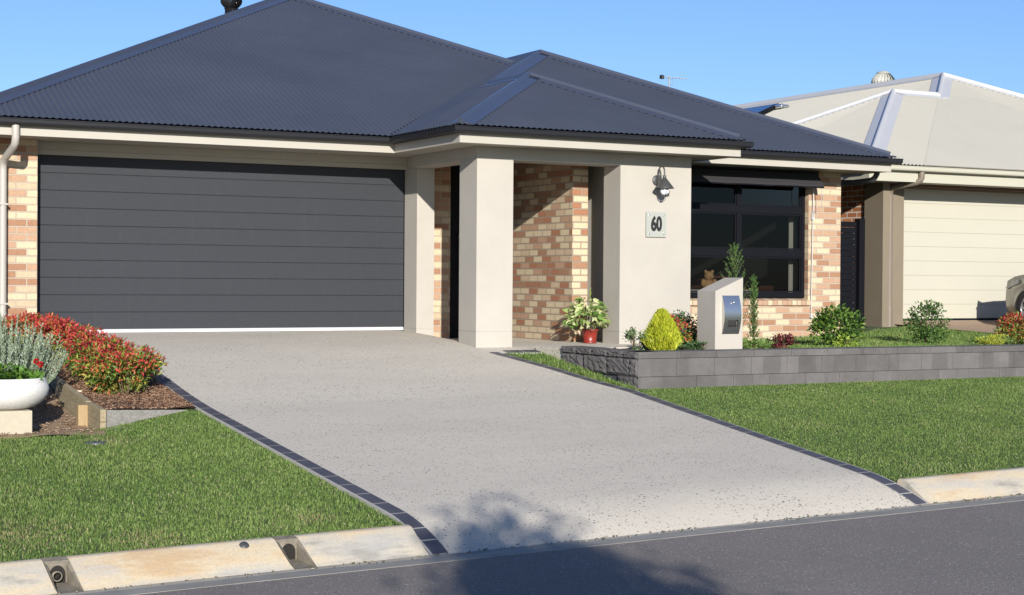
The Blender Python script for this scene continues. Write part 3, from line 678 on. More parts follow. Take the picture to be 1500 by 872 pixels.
# window
wn = MB(); X0, X1, Z0, Z1 = 12.1, 14.698, .45, 2.198; yf, yb = -.89, -.83
def bar(x0, x1, z0, z1, yf=yf, yb=yb): wn.box(x0, x1, yf, yb, z0, z1)
bar(X0, X0 + .06, Z0, Z1); bar(X1 - .06, X1, Z0, Z1); bar(X0 + .06, X1 - .06, Z0, Z0 + .075); bar(X0 + .06, X1 - .06, Z1 - .06, Z1)
for z_ in (1.655, 1.04): bar(X0 + .06, X1 - .06, z_, z_ + .1)
for a0, a1 in ((Z0 + .077, 1.038), (1.142, 1.653), (1.757, Z1 - .062)): bar(13.49, 13.56, a0, a1)
# sash beads stand a little proud
for (a0, a1) in ((X0 + .062, 13.488), (13.562, X1 - .062)):
    for (b0, b1) in ((Z0 + .077, 1.038), (1.142, 1.653), (1.757, Z1 - .062)):
        for r in ((a0, a1, b0, b0 + .022), (a0, a1, b1 - .022, b1), (a0, a0 + .022, b0 + .024, b1 - .024), (a1 - .022, a1, b0 + .024, b1 - .024)): wn.box(r[0], r[1], yf + .012, yb - .006, r[2], r[3])
wo = wn.build('window', 'black_metal', house)
for (a0, a1) in ((X0 + .085, 13.465), (13.585, X1 - .085)):
    for (b0, b1) in ((Z0 + .1, 1.015), (1.165, 1.63), (1.78, Z1 - .085)):
        s = MB(); s.add([(a0 - .003, -.862, b0 - .003), (a1 + .003, -.862, b0 - .003), (a1 + .003, -.862, b1 + .003), (a0 - .003, -.862, b1 + .003)], [(0, 1, 2, 3)]); s.build('pane', 'glass', wo)
s = MB(); s.prism([(-1.0, .345), (-1.0, .41), (-.80, .449), (-.80, .377), (-.972, .377), (-.972, .345)], 'x', 12.09, 14.75); s.build('window_sill', 'sill_brick', house)
# room behind the window
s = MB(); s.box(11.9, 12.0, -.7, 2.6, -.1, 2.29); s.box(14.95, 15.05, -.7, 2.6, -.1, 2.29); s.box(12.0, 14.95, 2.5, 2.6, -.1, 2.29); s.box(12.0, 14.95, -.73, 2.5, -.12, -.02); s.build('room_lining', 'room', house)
# downpipes
def pipe(mb, pts, r=.043, n=14): mb.tube(pts, r, n)
def arc(p, q, r_, k=5):
    return []
s = MB(); x = 3.52
pipe(s, [(x + .04, -.88, 2.39), (x + .04, -.88, 2.24), (x + .038, -.865, 2.19), (x + .035, -.83, 2.155), (x + .015, -.46, 2.05), (x, -.39, 2.01), (x, -.355, 1.96), (x, -.35, 1.9), (x, -.35, -.2)])
for z_ in (1.5, .35): s.box(x - .052, x + .052, -.40, -.25, z_, z_ + .02)
s.build('downpipe', 'pipe', house, fixn=True)
s = MB(); pipe(s, [(15.64, -1.35, 2.272), (15.64, -1.35, 2.26), (15.64, -1.30, 2.20), (15.64, -1.22, 2.17), (15.62, -.85, 2.155), (15.55, -.6, 2.165), (15.36, -.5, 2.13), (15.345, -.48, 2.05), (15.345, -.48, -.15)], .04); s.build('downpipe', 'dark_pipe', house)

# ------------------------------------------------------------------ things fixed on the house
def ventilator(loc, mat, label, r=.16, fins=22):
    t = thing('roof_ventilator', loc, label, 'roof vent', 'round roof ventilators'); x, y, z = loc
    s = MB(); s.lathe([(r * .62, -.25), (r * .62, .12), (r * .7, .13)], loc, 20); s.build('throat', mat, t)
    s = MB()
    for i in range(fins):
        a0 = 2 * math.pi * i / fins; vs = []
        K = 7
        for k in range(K):
            u = k / (K - 1); ph_ = u * math.pi; rr = r * (.55 + .5 * math.sin(ph_)) ; zz = .13 + u * r * 1.45
            for da, dr in ((0, 1), (2 * math.pi / fins * .9, .90)): vs.append((x + rr * dr * math.cos(a0 + da + u * .25), y + rr * dr * math.sin(a0 + da + u * .25), z + zz))
        s.add(vs, [(2 * k, 2 * k + 1, 2 * k + 3, 2 * k + 2) for k in range(K - 1)], True)
    s.build('turbine_blades', mat, t)
    s = MB(); zt = .13 + r * 1.45; s.lathe([(r * .62, zt - .01), (r * .5, zt + .03), (r * .2, zt + .05), (0.001, zt + .055)], loc, 20); s.lathe([(r * .62, zt - .012), (.001, zt - .012)], loc, 20); s.build('crown_plate', mat, t)
ventilator((7.98, 5.0, 4.79), 'black_vent', 'glossy black turbine ventilator on the dark roof', .165)
ventilator((22.75, 6.75, 4.60), 'bone_dome', 'cream turbine ventilator behind the ridge of the pale roof', .24)
def antenna():
    x, y = 16.25, 5.0; z = 4.41
    x, y, z = 14.90, 3.0, 4.075
    t = thing('television_antenna', (x, y, 2.9), 'silver multi element television antenna on a thin mast above the dark roof', 'antenna')
    s = MB(); s.tube([(x, y, 2.75), (x, y, z + .02)], .012, 8); s.tube([(x, y, 2.9), (x - .0, y + .3, 2.75)], .008, 6); s.build('mast', 'aerial', t)
    s = MB(); d = Vector((.88, -.47, -.06)); p = Vector((x, y, z)); A = p - d * .12; B = p + d * .30
    s.tube([A, B], .008, 6)
    side = Vector((.5, .86, 0))
    for i in range(7):
        c = p + d * (-.05 + .055 * i); l = .11 - .01 * i; s.tube([c - side * l, c + side * l], .004, 5)
    for u in (-.02, .035): c = A + Vector((0, 0, u)); s.tube([c - side * .17, c + side * .15], .004, 5)
    s.tube([A - d * .12 + Vector((0, 0, .0)), A + d * .1], .004, 5)
    s.tube([p + Vector((.09 * math.cos(k) * .5 + .05, 0, -.075 + .05 * math.sin(k))) for k in [i * .6283 for i in range(11)]], .004, 5)
    s.build('elements', 'aerial', t)
    s = MB(); s.box(-.035, .035, -.02, .02, -.03, .03, Matrix.Translation(A - d * .0)); s.build('junction_box', 'black_flat', t)
antenna()
def wall_lamp():
    x, y = 11.235, -2.28
    t = thing('wall_lamp', (x, y, 1.93), 'grey barn style wall lamp with clear globe above the house number', 'wall lamp')
    s = MB(); s.lathe([(.001, -.022), (.045, -.022), (.068, -.012), (.07, 0)], (x, y, 1.955), 28, axis='y'); s.box(x - .022, x + .022, y - .06, y - .02, 1.90, 2.02); s.build('wall_plate', 'lamp_grey', t, bevel=.004)
    s = MB(); pts = [(x, y - .03, 1.96), (x, y - .045, 2.06)] + [(x, y - .045 - .065 + .065 * math.cos(a_), 2.06 + .07 * math.sin(a_)) for a_ in [math.pi * i / 10 for i in range(1, 10)]] + [(x, y - .175, 2.06), (x, y - .175, 2.0)]
    s.tube(pts, .010, 10); s.lathe([(.014, .0), (.026, -.004), (.018, -.016), (.026, -.026), (.026, -.034), (.018, -.038)], (x, y - .175, 2.012), 20); s.build('swan_neck_arm', 'lamp_grey', t)
    s = MB(); c = (x, y - .175, 1.845); s.lathe([(.02, .13), (.03, .125), (.118, .012), (.124, .0), (.112, .0), (.02, .11)], c, 36); s.build('lamp_shade', 'lamp_grey', t)
    s = MB(); s.lathe([(.055 * math.cos(a_) , .055 * math.sin(a_) - .03) for a_ in [math.pi / 2 - math.pi * i / 14 for i in range(15)]], c, 26); s.build('globe', 'globe', t)
    s = MB()
    for k in range(3):
        a_ = k * math.pi / 3 + .3; s.tube([(c[0] + .07 * math.cos(u) * math.cos(a_), c[1] + .07 * math.cos(u) * math.sin(a_), c[2] - .028 + .072 * math.sin(u)) for u in [math.pi + math.pi * i / 12 for i in range(13)]], .0035, 5)
    s.lathe([(.001, -.012), (.022, -.008), (.024, 0), (.012, .006)], (c[0], c[1], c[2] - .10), 16)
    s.build('globe_cage', 'lamp_grey', t)
wall_lamp()
def text_mesh(txt, size, ext, off):
    cu = bpy.data.curves.new('digits', 'FONT'); cu.body = txt; cu.size = size; cu.extrude = ext; cu.offset = off; cu.resolution_u = 5; cu.align_x = 'CENTER'; cu.align_y = 'CENTER'
    o = bpy.data.objects.new('digits_tmp', cu); C.objects.link(o); dg = bpy.context.evaluated_depsgraph_get(); me = bpy.data.meshes.new_from_object(o.evaluated_get(dg)); bpy.data.objects.remove(o); return me
def sign():
    x, z = 11.214, 1.395; y = -2.28
    t = thing('house_number_sign', (x, y, z), 'square frosted glass house number plate reading 60 below the wall lamp', 'sign')
    s = MB(); s.box(x - .15, x + .15, y - .026, y - .016, z - .16, z + .16); s.build('glass_plate', 'signglass', t, bevel=.002)
    for dx in (-.108, .108):
        for dz_ in (-.118, .118): s = MB(); s.lathe([(.001, -.03), (.011, -.03), (.012, -.02), (.010, -.0)], (x + dx, y, z + dz_), 12, axis='y'); s.build('standoff_screw', 'chrome', t)
    me = text_mesh('60', .245, .003, .011); me.transform(Matrix.Translation((x, y - .03, z)) @ Matrix.Rotation(rad(90), 4, 'X') @ Matrix.Diagonal((.66, 1.0, 1, 1)))
    me.materials.append(M['black_flat']); o = bpy.data.objects.new('digits', me); C.objects.link(o); put(o, t)
sign()
def awning():
    t = thing('window_awning', (13.4, -.97, 2.1), 'rolled up dark striped canvas awning over the front window', 'awning')
    s = MB(); s.tube([(12.15, -1.05, 2.215), (14.78, -1.05, 2.215)], .045, 12); s.box(12.1, 14.82, -1.06, -.972, 2.255, 2.285); s.build('roller', 'black_flat', t)
    s = MB(); n = 60
    vs = []
    for i in range(n + 1):
        x = 12.15 + 2.62 * i / n; r = .004 * math.sin(x * 9)
        for (y, z) in ((-1.095, 2.215), (-1.17, 2.125), (-1.225 + r, 2.07), (-1.232 + r, 2.03), (-1.226 + r, 2.03), (-1.165, 2.12), (-1.09, 2.21)): vs.append((x, y, z + r * .5))
    s.add(vs, [(i * 7 + j, (i + 1) * 7 + j, (i + 1) * 7 + (j + 1) % 7, i * 7 + (j + 1) % 7) for i in range(n) for j in range(7)]); s.add(vs[:7], [tuple(range(7))]); s.add(vs[-7:], [tuple(range(7))])
    s.build('canvas', 'awning', t)
    s = MB(); s.tube([(12.15, -1.225, 2.035), (14.77, -1.225, 2.035)], .012, 8); s.build('front_rail', 'black_metal', t)
    s = MB(); s.tube([(14.74, -1.215, 2.03), (14.75, -1.2, 1.75), (14.75, -1.03, 1.70), (14.755, -1.02, 1.62)], .005, 6); s.tube([(14.755, -1.01, 2.03), (14.755, -1.0, 1.62), (14.74, -.995, .2)], .008, 8)
    s.box(14.735, 14.775, -1.015, -.972, 1.58, 1.68); s.box(14.72, 14.76, -1.02, -.972, .16, .2); s.build('pull_rod', 'white_plastic', t)
awning()
# inside the room
def curtain(x, z0, z1, w_, label):
    s = MB(); n = 40; vs = []
    for i in range(n + 1):
        u = x + w_ * i / n; y = -.62 + .018 * math.sin(i * 1.25); vs += [(u, y, z0), (u, y, z1), (u, y + .006, z1), (u, y + .006, z0)]
    s.add(vs, [(4 * i + j, 4 * i + 4 + j, 4 * i + 4 + (j + 1) % 4, 4 * i + (j + 1) % 4) for i in range(n) for j in range(4)]); return s.build('curtain', 'fabric', label=label, cat='curtain', group='curtains inside the front window')
curtain(14.62, .0, 1.72, .27, 'pale curtain bunched at the right side of the front window')
curtain(12.15, .0, 1.9, .22, 'pale curtain at the far left of the front window beside the lamp pier')
def sofa():
    t = thing('sofa', (14.2, .1, -.02), 'red patterned sofa seen through the lower right window panes', 'sofa')
    s = MB(); s.box(13.75, 14.85, -.3, .5, .08, .42); s.build('seat', 'sofa', t, bevel=.04)
    s = MB(); s.prism([(13.75 + 1.1 * i / 16, .40 + .36 * math.sin(math.pi * (.15 + .85 * i / 16)) ** .6) for i in range(17)] + [(14.85, .2), (13.75, .2)], 'y', .5, .66); s.build('backrest', 'sofa', t)
    for xx in (13.62, 14.85):
        s = MB(); s.box(xx, xx + .14, -.32, .6, .05, .62); s.build('armrest', 'sofa', t, bevel=.04)
sofa()
def teddy():
    x, y, z = 13.24, -.56, .56
    t = thing('teddy_bear', (x, y, z - .05), 'tan plush teddy bear sitting inside the front window', 'soft toy')
    s = MB()
    def ball(c, r, sc=(1, 1, 1)): s.lathe([(r * math.cos(a_), r * math.sin(a_)) for a_ in [-math.pi / 2 + math.pi * i / 10 for i in range(11)]], c, 14, mat=Matrix.Diagonal((sc[0], sc[1], sc[2])).to_4x4())
    ball((x, y, z + .07), .12, (1, .9, 1)); ball((x, y - .02, z + .24), .09); ball((x - .07, y - .02, z + .32), .032); ball((x + .07, y - .02, z + .32), .032); ball((x, y - .1, z + .225), .035)
    ball((x - .12, y - .03, z + .12), .045, (1.2, 1, 1.6)); ball((x + .12, y - .03, z + .12), .045, (1.2, 1, 1.6)); ball((x - .09, y - .12, z), .055, (1, 1.5, 1)); ball((x + .09, y - .12, z), .055, (1, 1.5, 1))
    s.v = [(x + (p[0] - x) * .8, y + (p[1] - y) * .8, z + (p[2] - z) * .8) for p in s.v]
    s.build('body', 'teddy', t)
teddy()
t = thing('side_table', (13.1, -.15, -.02), 'low table under the teddy bear inside the front window', 'table'); s = MB(); s.box(12.7, 14.0, -.72, -.2, .52, .56); s.build('tabletop', 'paper', t, bevel=.005)
for xx in (12.74, 13.94):
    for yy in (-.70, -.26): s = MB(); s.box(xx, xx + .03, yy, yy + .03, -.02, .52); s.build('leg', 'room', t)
s = MB()
for i in range(6): s.box(-.13, .13, -.09, .09, .565 + i * .018, .572 + i * .018, Matrix.Translation((13.66, -.5, 0)) @ Matrix.Rotation(i * .35, 4, 'Z'))
s.build('paper_pile', 'paper', label='untidy pile of white papers beside the teddy bear in the window', cat='papers')

# ------------------------------------------------------------------ retaining wall
def retaining():
    X0, X1, Yf, Yb = 9.34, 17.78, -4.85, -4.56; top = -.092
    t = thing('block_retaining_wall', (9.34, -4.85, -.5), 'low charcoal concrete block garden wall with split face return beside the driveway', 'garden wall')
    g = .004; TH = .25
    cap_ = MB(); x = X0; i = 0
    while x < X1 - .01:
        w_ = .52 if i else .50; e = min(x + w_, X1); cap_.box(x + (g / 2 if i else 0), e - g / 2, Yf - .004, Yb, -.165, top); x = e; i += 1
    cap_.build('coping', 'block', t, bevel=.004)
    m = MB(); rows = [(-.362, -.169, .26), (-.56, -.366, .0), (-.76, -.564, .26)]
    for z0, z1, of in rows:
        x = X0; first = True
        while x < X1 - .01:
            w_ = .50 if not first else (.5 if of == .26 else .26); e = min(x + w_, X1); m.box(x + (0 if first else g / 2), e - g / 2, Yf, Yf + TH - .02, z0, z1); x = e; first = False
    m.build('block_courses', 'block', t, bevel=.003)
    k = MB(); k.box(X0 + .01, X1 - .01, Yf + .012, Yb - .03, -.75, -.11); k.build('core', 'black_flat', t)
    # split face return
    yE = -3.17
    def split(mb, y0, y1, z0, z1, xo=0):
        ny, nz = 10, 7; vs = []
        for a_ in range(ny + 1):
            for b_ in range(nz + 1):
                edge = a_ in (0, ny) or b_ in (0, nz)
                vs.append((X0 + xo + (0.004 if edge else -.014 + random.uniform(-.010, .009)), y0 + (y1 - y0) * a_ / ny, z0 + (z1 - z0) * b_ / nz))
        q = nz + 1; mb.add(vs, [(a_ * q + b_, a_ * q + b_ + 1, (a_ + 1) * q + b_ + 1, (a_ + 1) * q + b_) for a_ in range(ny) for b_ in range(nz)])
        mb.add([(X0 + xo + .004, y0, z0), (X0 + xo + .004, y0, z1), (X0 + xo + .004, y1, z1), (X0 + xo + .004, y1, z0), (X0 + .27, y0, z0), (X0 + .27, y0, z1), (X0 + .27, y1, z1), (X0 + .27, y1, z0)], [(4, 5, 6, 7), (0, 1, 5, 4), (1, 2, 6, 5), (2, 3, 7, 6), (3, 0, 4, 7)])
    c2 = MB(); n = 4; yy0 = Yf + .03
    yy0 = Yb + .003
    for i in range(n):
        a0 = yy0 + (yE - yy0) * i / n + g / 2; a1 = yy0 + (yE - yy0) * (i + 1) / n - g / 2; split(c2, a0, a1, -.165, top)
    split(c2, Yf + .004, Yb - .002, -.165, top, -.006)
    c2.build('coping', 'splitblock', t, fixn=True, label='rough split face capping on the wall return')
    f = MB()
    ys_ = [Yf + .004, Yf + .16] + lin(Yf + .16, yE, 3)[1:]
    for a_, b_ in zip(ys_[:-1], ys_[1:]): split(f, a_ + g / 2, b_ - g / 2, -.362, -.169, .006 if a_ > -4.8 else -.004)
    for a_, b_ in ((Yf + .004, Yf + .42),): split(f, a_, b_ - g, -.56, -.366, -.004)
    f.build('split_face_blocks', 'splitblock', t)
    b_ = MB(); b_.box(X0 + .03, X0 + .27, Yf + .43, yE, -.6, -.366); b_.build('footing', 'paver', t)
    e = MB(); e.box(X1 - .25, X1, -4.558, -1.8, -.7, -.12); e.build('end_return', 'block', t)
retaining()

# ------------------------------------------------------------------ letterbox
def letterbox():
    x0, x1, yf, yb = 10.675, 11.06, -4.38, -4.02
    t = thing('letterbox_pillar', (x0 + .19, yf + .18, -.15), 'rendered letterbox pillar with sloping top and curved stainless steel slot plate', 'letterbox')
    s = MB(); s.add([(x0, yf, -.2), (x1, yf, -.2), (x1, yf, .722), (x0, yf, .565), (x0, yb, -.2), (x1, yb, -.2), (x1, yb, .722), (x0, yb, .565)], [(0, 1, 2, 3), (5, 4, 7, 6), (3, 2, 6, 7), (0, 3, 7, 4), (1, 5, 6, 2), (4, 5, 1, 0)]); s.build('pillar', 'render', t, bevel=.004)
    px0, px1, z0, z1 = 10.765, 11.0, .075, .515; n = 22
    s = MB(); vs = []
    xm0, xm1 = px0 + .02, px1 - .0
    prof = []
    for i in range(n + 1):
        u = i / n; prof.append((yf - .008 - .05 * math.sin(math.pi * u), z0 + (z1 - z0) * u))
    # plate leaves an opening for the slot: u range .17-.34, x range middle
    ax, bx = px0 + .055, px1 - .04; i0, i1 = 4, 8
    for i in range(n):
        (ya, za), (yb_, zb) = prof[i], prof[i + 1]
        for (xa, xb) in ((px0, ax), (ax, bx), (bx, px1)):
            if xa == ax and i0 <= i < i1: continue
            s.add([(xa, ya, za), (xb, ya, za), (xb, yb_, zb), (xa, yb_, zb)], [(0, 1, 2, 3)], True)
    for xx in (px0, px1):
        s.add([(xx, y, z) for y, z in prof] + [(xx, yf, z1), (xx, yf, z0)], [tuple(range(n + 3))])
    pl = s.build('slot_plate', 'steel', t)
    s = MB(); s.box(ax + .002, bx - .002, yf - .022, yf - .004, prof[i0][1] + .002, prof[i1][1] - .002); s.build('mail_slot', 'hole', pl)
    s = MB(); s.prism([(yf - .052, prof[i1][1]), (yf - .062, prof[i1][1] - .004), (yf - .026, prof[i0][1] + .02), (yf - .022, prof[i0][1] + .024)], 'x', ax + .004, bx - .03); s.build('slot_flap', 'lamp_grey', pl)
    s = MB(); s.lathe([(.001, -.064), (.010, -.062), (.011, -.05)], ((ax + bx) / 2 + .005, yf, z1 - .075), 14, axis='y'); s.build('lock', 'chrome', pl)
letterbox()

# ------------------------------------------------------------------ sleepers
def sleepers():
    t = thing('timber_garden_edging', (3.33, -5.8, -.6), 'weathered timber sleeper edging with a short pine post round the mulch bed', 'garden edging')
    A = Vector((3.33, -5.80)); B = Vector((4.28, -5.14)); d = (B - A).normalized(); n = Vector((-d.y, d.x))
    s = MB(); th = .05
    def wallq(mb, P0, P1, n_, th, zt0, zt1, zb0, zb1):
        q = [P0, P1, P1 + n_ * th, P0 + n_ * th]; zb = [zb0, zb1, zb1, zb0]; zt = [zt0, zt1, zt1, zt0]
        mb.add([(p.x, p.y, z) for p, z in zip(q, zb)] + [(p.x, p.y, z) for p, z in zip(q, zt)], [(0, 3, 2, 1), (4, 5, 6, 7), (0, 1, 5, 4), (1, 2, 6, 5), (2, 3, 7, 6), (3, 0, 4, 7)])
    wallq(s, A + d * .052, B, n, th, -.462, -.535, -.68, -.68); s.build('front_sleeper', 'grey_timber', t, bevel=.004)
    s = MB(); C0 = Vector((3.33, -5.80)); 
    wallq(s, Vector((3.33, -5.80)), Vector((3.33, -5.28)), Vector((1, 0)), .05, -.455, -.425, -.56, -.53); wallq(s, Vector((3.33, -5.80)), Vector((3.33, -5.28)), Vector((1, 0)), .05, -.563, -.533, -.7, -.66)
    wallq(s, Vector((3.33, -5.277)), Vector((3.33, -2.6)), Vector((1, 0)), .05, -.418, -.14, -.49, -.22); wallq(s, Vector((3.33, -5.277)), Vector((3.33, -2.6)), Vector((1, 0)), .05, -.493, -.223, -.66, -.4)
    s.build('side_sleeper', 'olive_timber', t, bevel=.004)
    s = MB(); s.box(3.245, 3.328, -5.36, -5.27, -.72, -.445); s.build('post', 'post_timber', t, bevel=.004)
sleepers()
s = MB(); s.box(-.035, .035, -.02, .02, 0, .028); o = s.build('stone', 'stone_chip', bevel=.006, label='small cream stone offcut lying at the back of the sleeper edging', cat='stone'); o.location = (3.47, -4.35, mz(3.47, -4.35)); o.rotation_euler = (0, 0, .4)
# access lid in the lawn
t = thing('access_lid', (3.14, -6.45, T(3.14, -6.45)), 'small dark service lid half sunk in the lawn by the sleepers', 'service lid')
s = MB(); s.lathe([(.001, -.004), (.085, -.004), (.09, -.008), (.09, -.03)], (3.14, -6.45, T(3.14, -6.45)), 28); s.build('lid', 'dark_pipe', t)

# ------------------------------------------------------------------ foliage generator
def leaves(name, P_, D, Ln, Wd, cols, parent=None, fold=.25, mat='leaf', six=False, **k):
    """P_ leaf base points, D unit directions, Ln lengths, Wd widths, cols rgb"""
    n = len(P_); D = D / (np.linalg.norm(D, axis=1)[:, None] + 1e-9)
    r = RNG.normal(0, 1, (n, 3)); S = np.cross(D, r); S /= (np.linalg.norm(S, axis=1)[:, None] + 1e-9); U = np.cross(S, D)
    fl = U[:, 2] < 0; U[fl] *= -1
    L_ = Ln[:, None]; W_ = Wd[:, None]
    if not six:
        V = np.stack([P_, P_ + D * L_ * .45 + S * W_ / 2 + U * W_ * fold, P_ + D * L_ - U * L_ * .12, P_ + D * L_ * .45 - S * W_ / 2 + U * W_ * fold], 1).reshape(-1, 3)
        i = np.arange(n) * 4; F = np.stack([i, i + 1, i + 2, i, i + 2, i + 3], 1).ravel(); m = 4
    else:
        V = np.stack([P_, P_ + D * L_ * .28 + S * W_ * .48 + U * W_ * fold, P_ + D * L_ * .62 + S * W_ * .38 + U * W_ * fold * .6, P_ + D * L_ - U * L_ * .25, P_ + D * L_ * .62 - S * W_ * .38 + U * W_ * fold * .6, P_ + D * L_ * .28 - S * W_ * .48 + U * W_ * fold, P_ + D * L_ * .5], 1).reshape(-1, 3)
        i = np.arange(n) * 7; F = np.stack([i, i + 1, i + 6, i + 1, i + 2, i + 6, i + 2, i + 3, i + 6, i + 3, i + 4, i + 6, i + 4, i + 5, i + 6, i + 5, i, i + 6], 1).ravel(); m = 7
    return np_mesh(name, V, F, 3, mat, np.repeat(cols, m, 0), parent, **k)
def stems(name, pts_list, parent, mat='stem'):
    s = MB()
    for p, r in pts_list: s.tube(p, r, 5, cap=False)
    return s.build(name, mat, parent, fixn=False)
def pick(cols, n, jit=.2, prob=None):
    c = np.array(cols)[RNG.choice(len(cols), n, p=prob)] * RNG.uniform(1 - jit, 1 + jit, (n, 1)); return c
def blob_pts(n, c, R, shell=.55, clumps=14, spread=.32, low=-.2):
    """points in an ellipsoid, gathered in clumps so that the outline is uneven"""
    cc = RNG.normal(0, 1, (clumps, 3)); cc /= np.linalg.norm(cc, axis=1)[:, None]; cc *= RNG.uniform(shell, .9, (clumps, 1)); cc[:, 2] = np.where(cc[:, 2] < low, -cc[:, 2] * .6, cc[:, 2])
    w_ = cc[RNG.integers(0, clumps, n)] + RNG.normal(0, spread * .5, (n, 3))
    l = np.linalg.norm(w_, axis=1)[:, None]; w_ = np.where(l > 1.08, w_ / l * 1.08, w_)
    return np.array(c) + w_ * np.array(R), w_
def bush(name, base, R, n, ll, lw, cols, label, cat, hcol=None, group=None, clumps=16, six=False, updir=.4, prob=None, spread=.34, nst=7, lift=0, jit=.22, fold=.25):
    x, y, z = base; t = thing(name, base, label, cat, group)
    c = (x, y, z + R[2] * .95 + lift); Pn, w_ = blob_pts(n, c, R, clumps=clumps, spread=spread, low=-.85)
    Pn[:, 2] = np.maximum(Pn[:, 2], z + .01)
    D = w_ * .8 + RNG.normal(0, .6, (n, 3)); D[:, 2] += updir
    col = hcol(Pn, w_, n) if hcol else pick(cols, n, jit, prob)
    leaves('foliage', Pn, D, ll * RNG.uniform(.6, 1.25, n), lw * RNG.uniform(.7, 1.2, n), col, t, six=six, fold=fold)
    st = []
    for i in range(nst):
        a_ = RNG.uniform(0, 6.28); q = RNG.uniform(.2, .75); e = Vector((x + R[0] * q * math.cos(a_), y + R[1] * q * math.sin(a_), z + R[2] * RNG.uniform(1.1, 1.8)))
        b0 = Vector((x + .02 * math.cos(a_), y + .02 * math.sin(a_), z - .02)); st.append(([b0, b0.lerp(e, .5) + Vector((0, 0, R[2] * .15)), e], [.006, .0045, .002]))
    stems('stems', st, t); return t
# red nandina row
NG = 'red nandina shrubs in a row along the left driveway edge'
RED, DRED, ORN, GRN, YG = (.42, .048, .048), (.25, .028, .035), (.44, .145, .05), (.09, .16, .03), (.28, .28, .05)
def nand_col(redness):
    def f(Pn, w_, n):
        hgt = np.clip((w_[:, 2] + .9) / 1.8 + RNG.normal(0, .16, n), 0, 1); c = np.zeros((n, 3)); r = RNG.uniform(0, 1, n)
        p_red = np.clip(hgt * 1.2 - .35 + redness, .02, .97); isr = r < p_red
        k = isr.sum(); c[isr] = pick([RED, DRED, ORN, (.5, .06, .05)], k, .22, [.36, .18, .28, .18]); c[~isr] = pick([GRN, YG, ORN, (.12, .19, .03)], n - k, .22, [.32, .34, .1, .24]); return c
    return f
NL = ['bushiest nandina at the road end of the row, green and orange lower leaves', 'second nandina from the road end, orange red over yellow green', 'third nandina from the road end of the row', 'bright red nandina in the middle of the row', 'fifth nandina from the road end, pinkish red', 'second last nandina of the row before the garage', 'nandina at the garage end of the row against the brick pier', 'small dark red nandina left of the row behind the lavender']
row = [(3.88, -4.50, .34, .235, -.10), (3.84, -3.95, .33, .22, .0), (3.83, -3.35, .32, .20, .12), (3.80, -2.75, .31, .185, .22), (3.77, -2.15, .31, .17, .24), (3.75, -1.55, .30, .155, .2), (3.70, -.98, .30, .14, .15), (3.42, -1.5, .22, .14, .15)]
for (x, y, rx, rz, rd), lb in zip(row, NL):
    bush('nandina_shrub', (x, y, mz(x, y)), (rx, .36, rz), 2600 if y < -3 else 1900, .052, .019, None, lb, 'shrub', nand_col(rd), NG, clumps=26, spread=.30, updir=.15, nst=9)
# lavender / rosemary like bush with upright silver stems
def upright(base, rx, h, n_st, label, per=34):
    x, y, z = base; t = thing('lavender_bush', base, label, 'shrub'); Ps = []; Ds = []; st = []
    for i in range(n_st):
        a_ = RNG.uniform(0, 6.28); q = math.sqrt(RNG.uniform(0, 1)); hh = h * (1 - .35 * q * q) * RNG.uniform(.75, 1.12)
        b0 = Vector((x + rx * .45 * q * math.cos(a_), y + rx * .45 * q * math.sin(a_), z)); lean = Vector((math.cos(a_) * rx * .62 * q, math.sin(a_) * rx * .62 * q, hh)); e = b0 + lean
        m_ = b0 + Vector((lean.x * .65, lean.y * .65, hh * .5)); st.append(([b0, m_, e], [.004, .003, .002]))
        for k in range(per):
            u = .12 + .88 * k / per; p = b0.lerp(m_, u * 2) if u < .5 else m_.lerp(e, u * 2 - 1); a2 = RNG.uniform(0, 6.28); Ps.append(tuple(p)); Ds.append((math.cos(a2) * .75, math.sin(a2) * .75, 1.1))
    n = len(Ps); leaves('foliage', np.array(Ps), np.array(Ds), .034 * RNG.uniform(.7, 1.2, n), .010 * RNG.uniform(.8, 1.3, n), pick([(.30, .37, .27), (.38, .45, .35), (.20, .28, .17)], n, .2), t)
    stems('stems', st, t, 'lav_stem')
upright((2.74, -4.6, T(2.74, -4.6)), .54, .74, 300, 'silvery green lavender bush with upright spikes behind the white planter')
